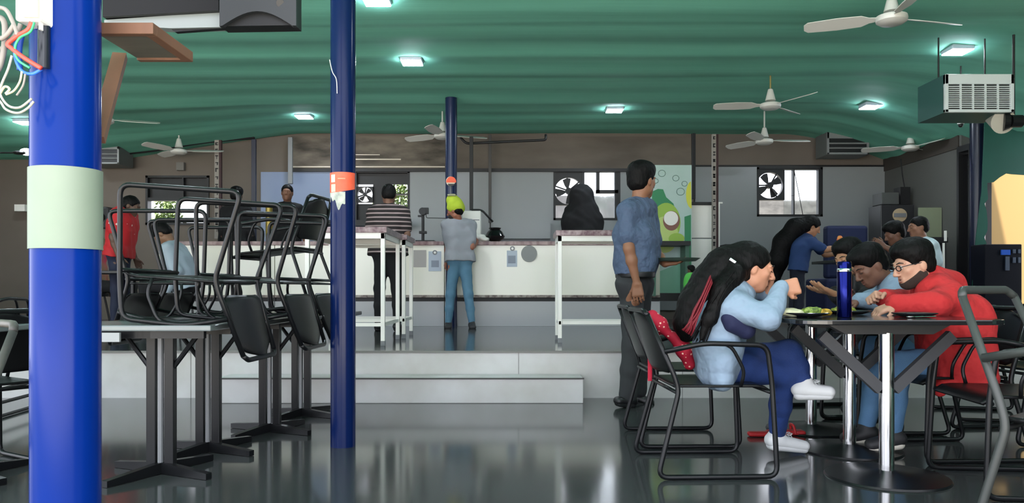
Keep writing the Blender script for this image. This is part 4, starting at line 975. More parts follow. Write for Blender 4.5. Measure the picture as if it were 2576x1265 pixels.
# ================================================================ people
def frame(fwd, up=(0, 0, 1)):
    f = Vector(fwd).normalized(); r = f.cross(Vector(up)).normalized(); u = r.cross(f).normalized()
    return Matrix((r, f, u)).transposed()     # columns: right, forward, up
def head_prims(s, c, R, q=1.0, nose=1.0):
    T = lambda x, y, z: Vector(c)+R @ Vector((x, y, z))*q
    s.ell(T(0, -.014, .030), (.074*q, .094*q, .086*q), R, .02*q)
    s.ell(T(0, .022, -.030), (.060*q, .068*q, .080*q), R, .03*q)
    s.ell(T(0, .058, -.088), (.026*q, .024*q, .020*q), R, .035*q)              # chin
    for a in (-1, 1):
        s.ell(T(a*.045, .000, -.055), (.020*q, .034*q, .030*q), R, .03*q)       # jaw
        s.ell(T(a*.038, .062, -.012), (.022*q, .018*q, .018*q), R, .02*q)       # cheek
        s.cap(T(a*.031, .103, .012), T(a*.038, .100, .010), .010*q, .010*q, .014*q, -1)   # eye socket
        s.cap(T(a*.012, .090, .030), T(a*.046, .076, .030), .009*q, .007*q, .014*q)       # brow
        s.ell(T(a*.031, .080, .011), (.014*q, .012*q, .009*q), R, .004*q)       # lid
        s.ell(T(a*.076, -.008, -.004), (.010*q, .020*q, .031*q), R, .010*q)     # ear
        s.ell(T(a*.012, .100, -.030), (.008*q, .010*q, .007*q), R, .008*q)      # nostril
    s.cap(T(0, .090, .018), T(0, .112*nose, -.024), .008*q, .0115*q, .012*q)
    s.cap(T(-.020, .083, -.054), T(.020, .083, -.054), .0065*q, .0065*q, .006*q)
    s.cap(T(-.016, .083, -.066), T(.016, .083, -.066), .0075*q, .0075*q, .006*q)
def hand_prims(s, w, d, n, side, q=1.0, curl=.5, spread=1.0, thumb=.6, k=.008):
    """w wrist, d wrist->fingers, n way the palm faces, side +1: thumb on +cross side."""
    d = Vector(d).normalized(); n = (Vector(n)-d*Vector(n).dot(d)).normalized(); c = d.cross(n)*side
    P = lambda x, y, z: Vector(w)+(c*x+d*y+n*z)*q
    s.slab(P(0, .012, 0), P(.002, .082, 0), c, .018*q, .031*q, .017*q, .0125*q, .02*q)
    for i, (bx_, L) in enumerate(((.031, .072), (.011, .080), (-.010, .075), (-.029, .058))):
        p = P(bx_, .084, 0); a = 0; dirx = bx_*2.2*spread
        for j, (fr, r) in enumerate(((.46, .0088), (.30, .0078), (.24, .0068))):
            a += curl*(1.0+.25*j+.06*i)
            v = (d*math.cos(a)+n*math.sin(a)+c*dirx*.8*(1 if j == 0 else .3)).normalized()
            e = p+v*L*fr*q; s.cap(p, e, r*q, (r-.0008)*q, .004); p = e
    p = P(.022, .022, .004); v = (c*.75+d*.62+n*.25).normalized(); e = p+v*.040*q; s.cap(p, e, .013*q, .0105*q, .01)
    v2 = (c*(.5-.5*thumb)+d*.75+n*.7*thumb).normalized(); e2 = e+v2*.030*q; s.cap(e, e2, .0105*q, .009*q, .005)
    s.cap(e2, e2+(v2+n*.2).normalized()*.022*q, .009*q, .0078*q, .004)

SKIN = {}
def skin(rgb):
    if rgb not in SKIN: SKIN[rgb] = mat('skin_%d' % len(SKIN), rgb, .5, spec=.35, bump=.05, bscale=120, vary=.25, vscale=18, rgb2=tuple(int(v*.88) for v in rgb))
    return SKIN[rgb]
M_hair = mat('black_hair', (10, 9, 9), .6, spec=.15, bump=.35, bscale=60, stretch=(1, 1, .25))
M_brow = mat('brow_black', (20, 16, 15), .8)
M_eye = mat('eye_white', (220, 215, 208), .2); M_iris = mat('iris_dark', (30, 20, 16), .15)

def person(label, J, H=1.70, skinc=(150, 105, 80), top=None, bottom=None, shoe=None, sleeve='short', res=.01, hair='short', name='person',
           hands=(None, None), build=1.0, loose=.0, eyes=False, belly=0, shoem=None, top_ext=None, flare=0, hair_m=None, collar=None, nose=1.0, bres=None, headq=None):
    g = H/1.72; hq = headq or g
    pel, chest, neck = Vector(J['pel']), Vector(J['chest']), Vector(J['neck'])
    Rh = frame(J['fwd'], J.get('up', (0, 0, 1))); hc = Vector(J['head'])
    sh = [Vector(J['shL']), Vector(J['shR'])]; el = [Vector(J['elL']), Vector(J['elR'])]; wr = [Vector(J['wrL']), Vector(J['wrR'])]
    hp = [Vector(J['hipL']), Vector(J['hipR'])]; kn = [Vector(J['knL']), Vector(J['knR'])]; an = [Vector(J['anL']), Vector(J['anR'])]; to = [Vector(J['toeL']), Vector(J['toeR'])]
    side = (sh[1]-sh[0]).normalized(); hside = (hp[1]-hp[0]).normalized()
    bk = g*build
    t = thing(name, label, 'person', Vector(((an[0].x+an[1].x)/2, (an[0].y+an[1].y)/2, min(an[0].z, an[1].z)-.07)))
    def torso(s, e, k=.05, low=True):
        s.slab(pel, chest.lerp(pel, .5), hside, .085*bk, .070*bk, .098*bk+e, .098*bk+e+belly, k)
        s.slab(chest.lerp(pel, .5), chest, side, .070*bk, .090*bk, .098*bk+e+belly, .104*bk+e, k)
        s.slab(chest, neck.lerp(chest, .22), side, .090*bk, .085*bk, .104*bk+e, .068*bk+e, k)
        for i in (0, 1): s.cap(neck.lerp(chest, .25), sh[i], .060*bk+e, .052*bk+e, .05)
    sb = Sdf(); torso(sb, -.014)
    nb = hc+Rh @ Vector((0, -.022, -.055))*hq
    sb.cap(neck, nb, .056*hq, .052*hq, .03)
    head_prims(sb, hc, Rh, hq, nose)
    for i in (0, 1):
        sb.cap(sh[i], el[i], .045*bk, .036*bk, .03); sb.cap(el[i], el[i].lerp(wr[i], .35), .036*bk, .037*bk, .02); sb.cap(el[i].lerp(wr[i], .35), wr[i], .037*bk, .024*g, .02)
        hd = hands[i] or {}
        d = hd.get('d', wr[i]-el[i]); n = hd.get('n', -side if i else side)
        hand_prims(sb, wr[i], d, n, hd.get('side', -1 if i == 0 else 1), g*hd.get('q', 1), hd.get('curl', .35), hd.get('spread', 1), hd.get('thumb', .4))
        sb.cap(hp[i], kn[i], .070*bk, .048*g, .04); sb.cap(kn[i], kn[i].lerp(an[i], .35), .048*g, .050*g, .03); sb.cap(kn[i].lerp(an[i], .35), an[i], .050*g, .034*g, .02)
        sb.cap(an[i]-Vector((0, 0, .025)), to[i]+Vector((0, 0, .0)), .032*g, .024*g, .02)
    link('body', sb.mesh('body', res), skin(skinc), t)
    if top:
        s = Sdf(); torso(s, .006+loose)
        s.cap(neck.lerp(chest, .05), neck.lerp(hc, .12), .060*g, .056*g, .02)
        for i in (0, 1):
            if sleeve == 'long':
                s.cap(sh[i], el[i], .056*bk+loose, .047*bk+loose, .04); s.cap(el[i], wr[i].lerp(el[i], .03), .047*bk+loose, .032*g+loose*.8, .025)
            else:
                e = sh[i].lerp(el[i], .68); s.cap(sh[i], e, .056*bk+loose, .054*bk+loose, .035)
        if top_ext: top_ext(s)
        # hem and open ends
        dn = (pel-chest).normalized()
        if not top_ext: s.slab(pel, pel+dn*.06*g, hside, .090*bk, .094*bk, .108*bk+loose, .116*bk+loose, .03); s.plane(pel+dn*.055*g, dn)
        link('hoodie' if sleeve == 'long' and loose > .01 else 'shirt', s.mesh('shirt', res*.9, .0042 if res < .009 else .004, 27), top, t)
    if bottom:
        s = Sdf()
        wst = pel.lerp(chest, .16)
        s.slab(wst, pel, hside, .080*bk, .088*bk, .090*bk, .104*bk, .03)
        for i in (0, 1):
            s.cap(pel.lerp(hp[i], .7), kn[i], .092*bk, .063*g, .04); m_ = kn[i].lerp(an[i], .5)
            s.cap(kn[i], m_, .063*g, .057*g+flare*.5, .03); s.cap(m_, an[i]+(kn[i]-an[i]).normalized()*.02, .057*g+flare*.5, .044*g+flare, .02)
        link('trousers', s.mesh('trousers', res, .0025, 30), bottom, t)
    if shoe:
        for i in (0, 1):
            s = Sdf(); d = (to[i]-an[i]); dh = Vector((d.x, d.y, d.z*.5)).normalized(); sd = dh.cross(Vector((0, 0, 1))).normalized()
            h0 = an[i]+Vector((0, 0, -.035*g))-dh*.03*g
            s.slab(h0, to[i]-dh*.0, sd, .008*g, .018*g, .040*g, .030*g, .02).cap(an[i]+Vector((0, 0, -.02)), an[i]+Vector((0, 0, .01)), .042*g, .040*g, .02)
            so = link('shoe', s.mesh('shoe', min(res, .007)), shoe, t)
            s = Sdf(); dz = Vector((0, 0, -.028*g)); s.slab(h0+dz, to[i]+Vector((0, 0, -.018*g)), sd, .014*g, .020*g, .027*g, .022*g, .01)
            s.slab(h0+dz*1+Vector((0, 0, .06)), to[i]+Vector((0, 0, .052)), sd, .1, .1, .045, .045, .0, -1)
            link('sole', s.mesh('sole', min(res, .007)), shoem or M_dark, so)
    T = lambda x, y, z: hc+Rh @ Vector((x, y, z))*hq
    if hair:
        s = Sdf(); hm = hair_m or M_hair
        s.ell(T(0, -.020, .040), (.084*hq, .103*hq, .090*hq), Rh, .01)
        s.ell(T(0, -.055, -.012), (.076*hq, .060*hq, .062*hq), Rh, .03)
        if hair == 'full': s.ell(T(0, .03, .095), (.07*hq, .07*hq, .045*hq), Rh, .03); s.ell(T(0, -.02, .075), (.092*hq, .10*hq, .075*hq), Rh, .03)
        if hair == 'beard':
            pass
        if callable(hair): hair(s, T, hq, Rh)
        else: s.ell(T(0, -.02, -.12), (.1*hq, .1*hq, .055*hq), Rh, .02, -1)
        s.ell(T(0, .108, -.034), (.100*hq, .088*hq, .098*hq), Rh, .02, -1)
        for a in (-1, 1): s.ell(T(a*.10, .012, -.032), (.047*hq, .038*hq, .052*hq), Rh, .015, -1)
        link('hair', s.mesh('hair', min(res, .008), .0016, 90), hm, t)
    if eyes:
        for a in (-1, 1):
            if eyes == 'closed':
                b = NB(); tube(b, [T(a*.018, .0915, .006), T(a*.031, .0945, .002), T(a*.044, .086, .006)], .0017, 6); obj('eyelashes', b, M_brow, t)
                b = NB(); tube(b, [T(a*.014, .098, .030), T(a*.034, .094, .036), T(a*.050, .080, .030)], [.0025, .0035, .0018], 6); obj('eyebrow', b, M_brow, t, smooth=3.2)
                continue
            b = NB(); sph(b, T(a*.031, .0825, .010), .0105*hq, 14); o = obj('eye', b, M_eye, t, smooth=3.2)
            b = NB(); sph(b, T(a*.031, .0895, .009), .0052*hq, 10); obj('iris', b, M_iris, o, smooth=3.2)
            b = NB(); tube(b, [T(a*.014, .098, .030), T(a*.034, .094, .036), T(a*.050, .080, .030)], [.0025, .0035, .0018], 6); obj('eyebrow', b, M_brow, t, smooth=3.2)
        b = NB(); tube(b, [T(-.021, .086, -.0605), T(0, .0915, -.0585), T(.021, .086, -.0605)], [.001, .0022, .001], 6); obj('mouth_line', b, mat('mouth_line', (70, 34, 30), .6), t)
        b = NB(); tube(b, [T(-.017, .0865, -.068), T(0, .0925, -.069), T(.017, .0865, -.068)], [.001, .0042, .001], 8); tube(b, [T(-.018, .0865, -.054), T(0, .0925, -.0525), T(.018, .0865, -.054)], [.001, .0034, .001], 8); obj('lips', b, mat('lips', (122, 70, 60), .5), t, smooth=3.2)
    return t, T, Rh, hq

def pose(x, y, z0, th, H=1.70, sit=False, seat=.45, lean=0, bend=0):
    """joint dictionary; th is the facing angle, lean tips the trunk forward (rad)."""
    g = H/1.72; f = Vector((math.cos(th), math.sin(th), 0)); r = Vector((math.sin(th), -math.cos(th), 0)); o = Vector((x, y, z0)); U = Vector((0, 0, 1))
    P = lambda a, b, c: o+f*a*g+r*b*g+U*c*g
    J = {}
    hz = (seat+.08)/g if sit else .94
    pel = P(0, 0, hz); J['pel'] = pel
    ax = (U*math.cos(lean)+f*math.sin(lean)); fx = (f*math.cos(lean)-U*math.sin(lean))
    Q = lambda a, b, c: pel+(fx*a+r*b+ax*c)*g
    J['chest'] = Q(0, 0, .32); J['neck'] = Q(0, 0, .50); J['head'] = Q(.03, 0, .665)
    J['shL'] = Q(0, -.175, .445); J['shR'] = Q(0, .175, .445)
    J['elL'] = Q(-.01, -.215, .165) ; J['elR'] = Q(-.01, .215, .165)
    J['wrL'] = J['elL']+(f*.08-U*.235+r*-.04)*g; J['wrR'] = J['elR']+(f*.08-U*.235+r*.04)*g
    J['fwd'] = (f*math.cos(bend)-U*math.sin(bend)); J['up'] = tuple(ax)
    J['hipL'] = pel+(r*-.09-U*.02)*g; J['hipR'] = pel+(r*.09-U*.02)*g
    if sit:
        J['knL'] = pel+(f*.42-r*.11)*g; J['knR'] = pel+(f*.42+r*.11)*g
        for s_ in 'LR': k = J['kn'+s_].copy(); k.z = z0+.085*g; J['an'+s_] = k+f*.03; J['toe'+s_] = k+f*.16*g-U*.04*g
    else:
        for s_, q in (('L', -1), ('R', 1)): J['kn'+s_] = P(.01, q*.10, .50); J['an'+s_] = P(-.01, q*.11, .085); J['toe'+s_] = P(.125, q*.13, .035)
    return J
def A(px, py, Y): return at(px, py, Y)

# --- woman with long hair, seated at the near table
Jw = dict(pel=A(1808, 910, 3.82), chest=A(1812, 800, 3.80), neck=A(1858, 722, 3.77), head=A(1893, 676, 3.76), fwd=(.96, -.10, -.24), up=(.22, 0, .97),
          shL=A(1868, 745, 3.93), shR=A(1846, 768, 3.62), elL=A(1915, 765, 3.95), elR=A(1932, 800, 3.52), wrL=A(1924, 742, 3.84), wrR=A(1966, 724, 3.62),
          hipL=A(1815, 918, 3.92), hipR=A(1812, 925, 3.72), knL=A(1985, 885, 3.86), knR=A(1972, 940, 3.84), anL=A(2025, 965, 3.80), anR=A(1955, 1093, 4.02), toeL=A(2086, 985, 3.76), toeR=A(2018, 1120, 4.06))
M_ltblue = mat('light_blue_cotton', (134, 154, 174), .8, bump=.35, bscale=7, vary=.3, vscale=6, rgb2=(118, 138, 158))
M_denim = mat('dark_blue_denim', (26, 56, 116), .8, bump=.25, bscale=220, vary=.6, vscale=8, rgb2=(18, 38, 84))
M_jeans = mat('light_blue_denim', (96, 138, 178), .8, bump=.25, bscale=220, vary=.5, vscale=8, rgb2=(70, 108, 150))
M_shoew = mat('white_canvas_shoe', (206, 208, 208), .6)
def whair(s, T, q, R):
    s.ell(T(0, -.050, .035), (.088*q, .095*q, .090*q), R, .03)
    Yh = 3.76
    s.chain([A(1868, 668, Yh), A(1822, 672, Yh), A(1785, 715, Yh), A(1752, 765, Yh), A(1730, 815, Yh), A(1728, 845, Yh)], [.088, .088, .085, .080, .062, .028], .05)
    s.chain([A(1850, 690, 3.66), A(1815, 730, 3.62), A(1785, 800, 3.60), A(1765, 850, 3.60)], [.05, .045, .032, .012], .03)
    s.chain([A(1835, 690, 3.86), A(1795, 740, 3.88), A(1765, 810, 3.88)], [.07, .06, .02], .03)
def wtop(s):
    s.slab(A(1800, 880, 3.80), A(1800, 945, 3.78), (0, 1, 0), .14, .13, .085, .06, .05)
t_w, Tw, Rw, qw = person('woman with long black hair and light blue top eating, legs crossed in blue jeans', Jw, 1.62, (196, 140, 112), M_ltblue, M_denim, M_shoew, 'long', .006, whair, hands=({'d': (.3, -.1, .9), 'n': (-.8, 0, .3), 'curl': .9}, {'d': (.9, .1, .15), 'n': (-.1, .9, -.3), 'curl': 1.1, 'side': -1, 'thumb': 1}), eyes='closed', loose=.012, shoem=M_shoew, top_ext=wtop, headq=.95)
b = NB()
for k in range(26):
    random.seed(k); y0 = 3.58+.012*k; o_ = random.uniform(-10, 10)
    tube(b, smoothpath([A(1850+o_*.5, 690+o_, y0), A(1815+o_, 735, y0-.02), A(1782+o_*1.5, 800+o_, y0), A(1752+o_*2.2, 862+o_, y0)], 6), [.004, .004]+[.0035]*16+[.001], 5)
obj('hair_strand', b, M_hair, t_w, smooth=3.2)
b = NB()
for k in range(30):
    random.seed(100+k); o_, q_ = random.uniform(-9, 9), random.uniform(-14, 14); yy = 3.585+.002*k
    tube(b, smoothpath([A(1790+o_*.3, 700+o_, yy+.02), A(1772+o_*.7, 742, yy-.012), A(1750+o_, 790, yy-.01), A(1736+q_, 818+abs(o_), yy), A(1728+q_*1.1, 838+q_*.8, yy+.02)], 6), [.001]+[.0038]*22+[.0034, .001], 5)
obj('red_hair_streak', b, mat('red_dyed_hair', (116, 16, 32), .6), t_w, 'red streak in the hair', smooth=3.2)
b = NB(); box(b, A(1843, 656, 3.655), (.035, .012, .016), (0, .6, 0)); obj('hair_clip', b, M_chrome, t_w, bevel=.003)
s = Sdf(); s.slab(A(1840, 806, 3.60), A(1872, 820, 3.61), (.45, 0, -.9), .014, .020, .046, .044, .01); link('navy_patch', s.mesh('navy_patch', .006), mat('navy_cotton', (20, 26, 62), .8), t_w, 'navy blue patch on the side of the top')
for (a, c) in ((Jw['toeL'], Jw['anL']), (Jw['toeR'], Jw['anR'])):
    b = NB(); p = Vector(a).lerp(Vector(c), .55)+Vector((0, -.0, .038))
    p = p-Vector((0, 0, .012))
    for sg in (-1, 1): tube(b, [p+Vector((.012*math.cos(q*PI/5), sg*.016+.016*math.sin(q*PI/5), .004*math.cos(q*PI/5)+.004)) for q in range(10)], .0024, 6, closed=True)
    for q in (.0, .016, .032): tube(b, [p+Vector((-.02+q, -.024, -.01-q*.2)), p+Vector((-.02+q, 0, .002-q*.2)), p+Vector((-.02+q, .024, -.01-q*.2))], .0024, 6)
    obj('shoelace', b, M_shoew, t_w)
# red dotted bag on her chair
t = thing('handbag', 'red bag with pale dots hanging behind the long-haired woman', 'bag', A(1665, 960, 3.95))
s = Sdf(); s.chain([A(1640, 795, 3.84), A(1662, 815, 3.84), A(1680, 838, 3.84)], [.03, .034, .022], .02).chain([A(1700, 850, 3.84), A(1722, 880, 3.84), A(1735, 915, 3.85)], [.03, .04, .03], .03)
link('body', s.mesh('body', .006, .002, 40), dots('dotted_red_cloth', (176, 20, 50), (235, 190, 170), 46, .22), t)
b = NB(); tube(b, smoothpath([A(1625, 850, 3.95), A(1634, 890, 3.95), A(1635, 958, 3.95)]), .011, 8, flat=.4); tube(b, smoothpath([A(1680, 838, 3.84), A(1650, 840, 3.9), A(1625, 850, 3.95)]), .008, 8); obj('strap', b, mat('dotted_red_cloth', (176, 26, 52), .7), t)

# --- man in red hoodie
M_red = mat('red_fleece', (188, 40, 42), .85, bump=.35, bscale=7, vary=.3, vscale=5, rgb2=(168, 32, 36))
Jr = dict(pel=A(2392, 905, 4.12), chest=A(2390, 800, 4.10), neck=A(2335, 712, 4.08), head=A(2296, 668, 4.06), fwd=(-.96, -.12, -.25), up=(-.22, 0, .97),
          shL=A(2388, 752, 3.92), shR=A(2365, 742, 4.26), elL=A(2352, 768, 3.84), elR=A(2300, 757, 4.34), wrL=A(2252, 766, 3.86), wrR=A(2222, 752, 4.10),
          hipL=A(2385, 918, 4.04), hipR=A(2385, 918, 4.20), knL=A(2258, 915, 4.06), knR=A(2218, 915, 4.24), anL=A(2246, 1090, 4.08), anR=A(2178, 1076, 4.26), toeL=A(2192, 1118, 4.10), toeR=A(2128, 1102, 4.28))
def rtop(s):
    s.chain([A(2345, 700, 4.08), A(2392, 715, 4.08), A(2412, 745, 4.08)], [.065, .062, .05], .04)      # hood lying on the back
    s.slab(A(2398, 800, 4.1), A(2408, 940, 4.08), (0, 1, 0), .12, .14, .13, .115, .06)
    s.chain([A(2405, 900, 3.98), A(2365, 985, 3.95)], [.09, .03], .06).chain([A(2420, 900, 4.0), A(2440, 945, 3.98)], [.09, .06], .06)
t_r, Tr, Rr, qr = person('bearded man in a red hoodie and glasses leaning on the table', Jr, 1.72, (196, 150, 126), M_red, M_jeans, mat('black_white_shoe', (40, 40, 42), .6), 'long', .006, 'full', hands=({'d': (-.85, .1, -.35), 'n': (0, .2, -1), 'curl': .45, 'side': 1}, {'d': (-.8, -.3, .15), 'n': (0, -.6, -.7), 'curl': 1.3, 'side': 1, 'thumb': 1}), eyes=True, loose=.022, shoem=mat('shoe_sole_white', (220, 214, 200), .6), top_ext=rtop, headq=.98)
b = NB()
for a in (-1, 1):
    tube(b, [Tr(a*.031+.021*math.cos(k*PI/8), .103, .008+.014*math.sin(k*PI/8)) for k in range(16)], .0028, 6, closed=True)
    tube(b, [Tr(a*.056, .103, .014), Tr(a*.076, .06, .016), Tr(a*.082, -.01, .012)], .0022, 6)
tube(b, [Tr(-.012, .104, .010), Tr(.012, .104, .010)], .002, 6); obj('glasses', b, M_dark, t_r, 'black-framed glasses')
s = Sdf(); s.ell(Tr(0, .022, -.030), (.0645*qr, .0725*qr, .0845*qr), Rr, .03).ell(Tr(0, .058, -.088), (.031*qr, .029*qr, .025*qr), Rr, .035)
for a in (-1, 1): s.ell(Tr(a*.045, 0, -.055), (.026*qr, .040*qr, .036*qr), Rr, .03)
s.plane(Tr(0, .08, -.070), Rr @ Vector((0, .55, .83)))
link('beard', s.mesh('beard', .005), mat('beard_brown_black', (50, 38, 33), .95, bump=.3, bscale=200), t_r)

# --- man in light blue behind him, head bowed
Jc = dict(pel=A(2330, 860, 4.85), chest=A(2285, 775, 4.82), neck=A(2238, 708, 4.8), head=A(2188, 672, 4.78), fwd=(-.86, -.18, -.52), up=(-.5, 0, .85),
          shL=A(2262, 745, 4.66), shR=A(2240, 735, 4.98), elL=A(2215, 757, 4.6), elR=A(2190, 755, 5.05), wrL=A(2160, 757, 4.66), wrR=A(2150, 755, 4.95),
          hipL=A(2330, 870, 4.78), hipR=A(2330, 870, 4.94), knL=A(2200, 875, 4.75), knR=A(2190, 872, 5.0), anL=A(2185, 1030, 4.75), anR=A(2175, 1015, 5.0), toeL=A(2140, 1045, 4.75), toeR=A(2130, 1028, 5.0))
t_c, Tc, Rc, qc = person('dark-haired man in a light blue shirt bowing his head over the table', Jc, 1.74, (120, 84, 68), M_ltblue, M_jeans, M_dark, 'long', .007, 'full', eyes='closed', loose=.012, headq=1.02, hands=({'d': (-.8, 0, -.2), 'n': (0, 0, -1), 'side': 1}, None))

# --- person beyond the bottle with joined hands
Jd = dict(pel=A(2290, 850, 5.5), chest=A(2230, 760, 5.45), neck=A(2185, 700, 5.42), head=A(2136, 650, 5.38), fwd=(-.88, -.40, -.30), up=(-.28, 0, .96),
          shL=A(2205, 725, 5.28), shR=A(2190, 722, 5.58), elL=A(2160, 775, 5.2), elR=A(2140, 770, 5.5), wrL=A(2102, 742, 5.0), wrR=A(2098, 736, 5.2),
          hipL=A(2290, 860, 5.42), hipR=A(2290, 860, 5.58), knL=A(2190, 850, 5.4), knR=A(2180, 850, 5.6), anL=A(2185, 975, 5.4), anR=A(2178, 968, 5.6), toeL=A(2150, 985, 5.4), toeR=A(2140, 978, 5.6))
M_blackcl = mat('black_clothes', (15, 15, 18), .9)
person('person in black behind the blue bottle with open hands raised', Jd, 1.70, (176, 130, 98), M_blackcl, M_blackcl, M_dark, 'long', .008, 'full', eyes='closed', loose=.02, hands=({'d': (-.85, -.1, .40), 'n': (.3, 0, .9), 'curl': .08, 'q': 1.15, 'side': 1}, {'d': (-.9, 0, .1), 'n': (0, 0, 1), 'curl': .15, 'q': 1.15}))

# --- standing man in grey-blue shirt with tray
Ym = 5.72
Jm = dict(pel=A(1597, 712, Ym), chest=A(1600, 590, Ym), neck=A(1608, 508, Ym), head=A(1616, 457, Ym), fwd=(.78, .62, -.02), up=(.02, 0, 1),
          shL=A(1628, 525, Ym+.17), shR=A(1578, 530, Ym-.17), elL=A(1652, 640, Ym+.22), elR=A(1582, 625, Ym-.22), wrL=A(1672, 664, Ym+.02), wrR=A(1602, 712, Ym-.20),
          hipL=A(1610, 722, Ym+.08), hipR=A(1587, 722, Ym-.08), knL=A(1612, 860, Ym+.14), knR=A(1588, 868, Ym-.08), anL=A(1604, 990, Ym+.16), anR=A(1580, 998, Ym-.06), toeL=A(1636, 1012, Ym+.14), toeR=A(1556, 1008, Ym-.08))
M_gb = mat('grey_blue_shirt_cotton', (74, 90, 116), .8, bump=.5, bscale=8, vary=.3, vscale=5, rgb2=(64, 80, 104))
def mtop(s):
    s.ell(A(1618, 632, Ym), (.125, .13, .17), None, .06); s.slab(A(1598, 600, Ym), A(1598, 668, Ym), (0, 1, 0), .10, .10, .125, .13, .05)
    s.plane(A(1598, 690, Ym), (0, 0, -1))
t_m, Tm, Rm, qm = person('man in a grey-blue shirt and dark trousers standing with a tray, looking back', Jm, 1.76, (140, 98, 74), M_gb, mat('charcoal_trousers', (46, 48, 50), .85), mat('black_leather', (22, 22, 24), .4), 'short', .006, 'full', hands=({'d': (.95, -.2, .05), 'n': (0, 0, 1), 'curl': .25, 'side': -1}, {'d': (.12, 0, -1), 'n': (.3, .9, 0), 'curl': .3, 'side': -1}), eyes=True, loose=.010, top_ext=mtop, flare=.022, build=1.04, headq=1.05)
b = NB(); s = Sdf(); s.slab(A(1597, 686, Ym), A(1597, 690, Ym), (0, 1, 0), .09, .09, .132, .132, .0)
b.free()
s.plane(A(1597, 699, Ym), (0, 0, -1)).plane(A(1597, 684, Ym), (0, 0, 1)); link('belt', s.mesh('belt', .006), M_dark, t_m)
t = thing('serving_tray', 'dark green serving tray held by the standing man', 'tray', A(1708, 656, Ym))
b = NB(); lathe(b, [(.02, 0), (.135, .0), (.165, .02), (.17, .022), (.15, .012), (.02, .008)], A(1703, 657, Ym), 36); obj('dish', b, mat('tray_green', (70, 96, 84), .35), t, smooth=.7)

# --- customer in lime cap at the counter
Yi = 9.72
Ji = pose(X(1157, Yi), Yi, PZ, 1.95, 1.62, lean=.10, bend=.15)
Ji['head'] = A(1144, 532, Yi-.02); Ji['fwd'] = (-.93, .30, -.2); Ji['neck'] = A(1154, 560, Yi); Ji['elR'] = A(1186, 622, Yi-.02); Ji['wrR'] = A(1198, 612, Yi+.22); Ji['knR'] = A(1178, 740, Yi); Ji['anR'] = A(1187, 812, Yi-.02); Ji['toeR'] = A(1189, 823, Yi-.14); Ji['anL'] = A(1128, 812, Yi); Ji['toeL'] = A(1127, 823, Yi-.13); Ji['knL'] = A(1133, 740, Yi)
Ji['elL'] = A(1127, 615, Yi+.02); Ji['wrL'] = A(1122, 655, Yi+.06)
def cap_hair(s, T, q, R): pass
M_heather = mat('heather_grey_tee', (146, 148, 154), .85, bump=.1, bscale=60)
t_i, Ti, Ri, qi = person('customer in a lime green cap, grey tee and pale jeans at the counter', Ji, 1.62, (150, 96, 76), M_heather, mat('teal_blue_jeans', (92, 132, 156), .8, vary=.4, vscale=8, rgb2=(70, 108, 134)), mat('dark_grey_shoes', (46, 46, 48), .6), 'short', .009, 'short', loose=.008)
s = Sdf(); s.ell(Ti(0, -.02, .055), (.098, .11, .09), Ri, .02).cap(A(1138, 503, Yi), A(1144, 512, Yi), .078, .092, .03).cap(A(1146, 514, Yi), A(1154, 526, Yi), .08, .07, .04).ell(Ti(0, .10, -.05), (.12, .07, .09), Ri, .01, -1)
link('cap', s.mesh('cap', .009, .002, 40), mat('lime_green_knit', (170, 190, 50), .85), t_i, 'lime green cap')
b = NB(); tube(b, [A(1126+20*(k/12), 491-1.0*math.sin(PI*k/12), Yi-.07) for k in range(13)], .014, 8); obj('cap_band', b, mat('cap_band_grey', (150, 150, 120), .7), t_i)
s = Sdf(); s.ell(Ti(0, .045, -.070), (.060, .055, .050), Ri, .01); link('beard', s.mesh('beard', .008), mat('beard_black', (34, 28, 26), .9), t_i)

# --- striped-shirt customer
def stripes():
    m = mat('brown_black_striped_knit', (30, 22, 22), .85); nt = m.node_tree; bs = nt.nodes['Principled BSDF']
    tc = nt.nodes.new('ShaderNodeTexCoord'); sp = nt.nodes.new('ShaderNodeSeparateXYZ'); nt.links.new(tc.outputs['Object'], sp.inputs[0])
    mm = nt.nodes.new('ShaderNodeMath'); mm.operation = 'MULTIPLY'; mm.inputs[1].default_value = 20; nt.links.new(sp.outputs['Z'], mm.inputs[0])
    fr = nt.nodes.new('ShaderNodeMath'); fr.operation = 'FRACT'; nt.links.new(mm.outputs[0], fr.inputs[0])
    gt = nt.nodes.new('ShaderNodeMath'); gt.operation = 'LESS_THAN'; gt.inputs[1].default_value = .3; nt.links.new(fr.outputs[0], gt.inputs[0])
    mx = nt.nodes.new('ShaderNodeMix'); mx.data_type = 'RGBA'; mx.inputs['A'].default_value = (*lin((30, 22, 22)), 1); mx.inputs['B'].default_value = (*lin((150, 132, 130)), 1)
    nt.links.new(gt.outputs[0], mx.inputs['Factor']); nt.links.new(mx.outputs['Result'], bs.inputs['Base Color']); return m
Yj = 9.05
Jj = pose(X(976, Yj), Yj, PZ, 1.62, 1.72, lean=.12, bend=.25)
for s_, px in (('L', 932), ('R', 1024)): Jj['el'+s_] = A(px, 590, Yj-.02); Jj['wr'+s_] = A(px+(10 if s_ == 'L' else -6), 612, Yj+.22)
person('customer in a dark striped shirt standing at the counter with his back turned', Jj, 1.74, (110, 78, 62), stripes(), M_blackcl, M_dark, 'short', .009, 'short', loose=.014, build=1.08)
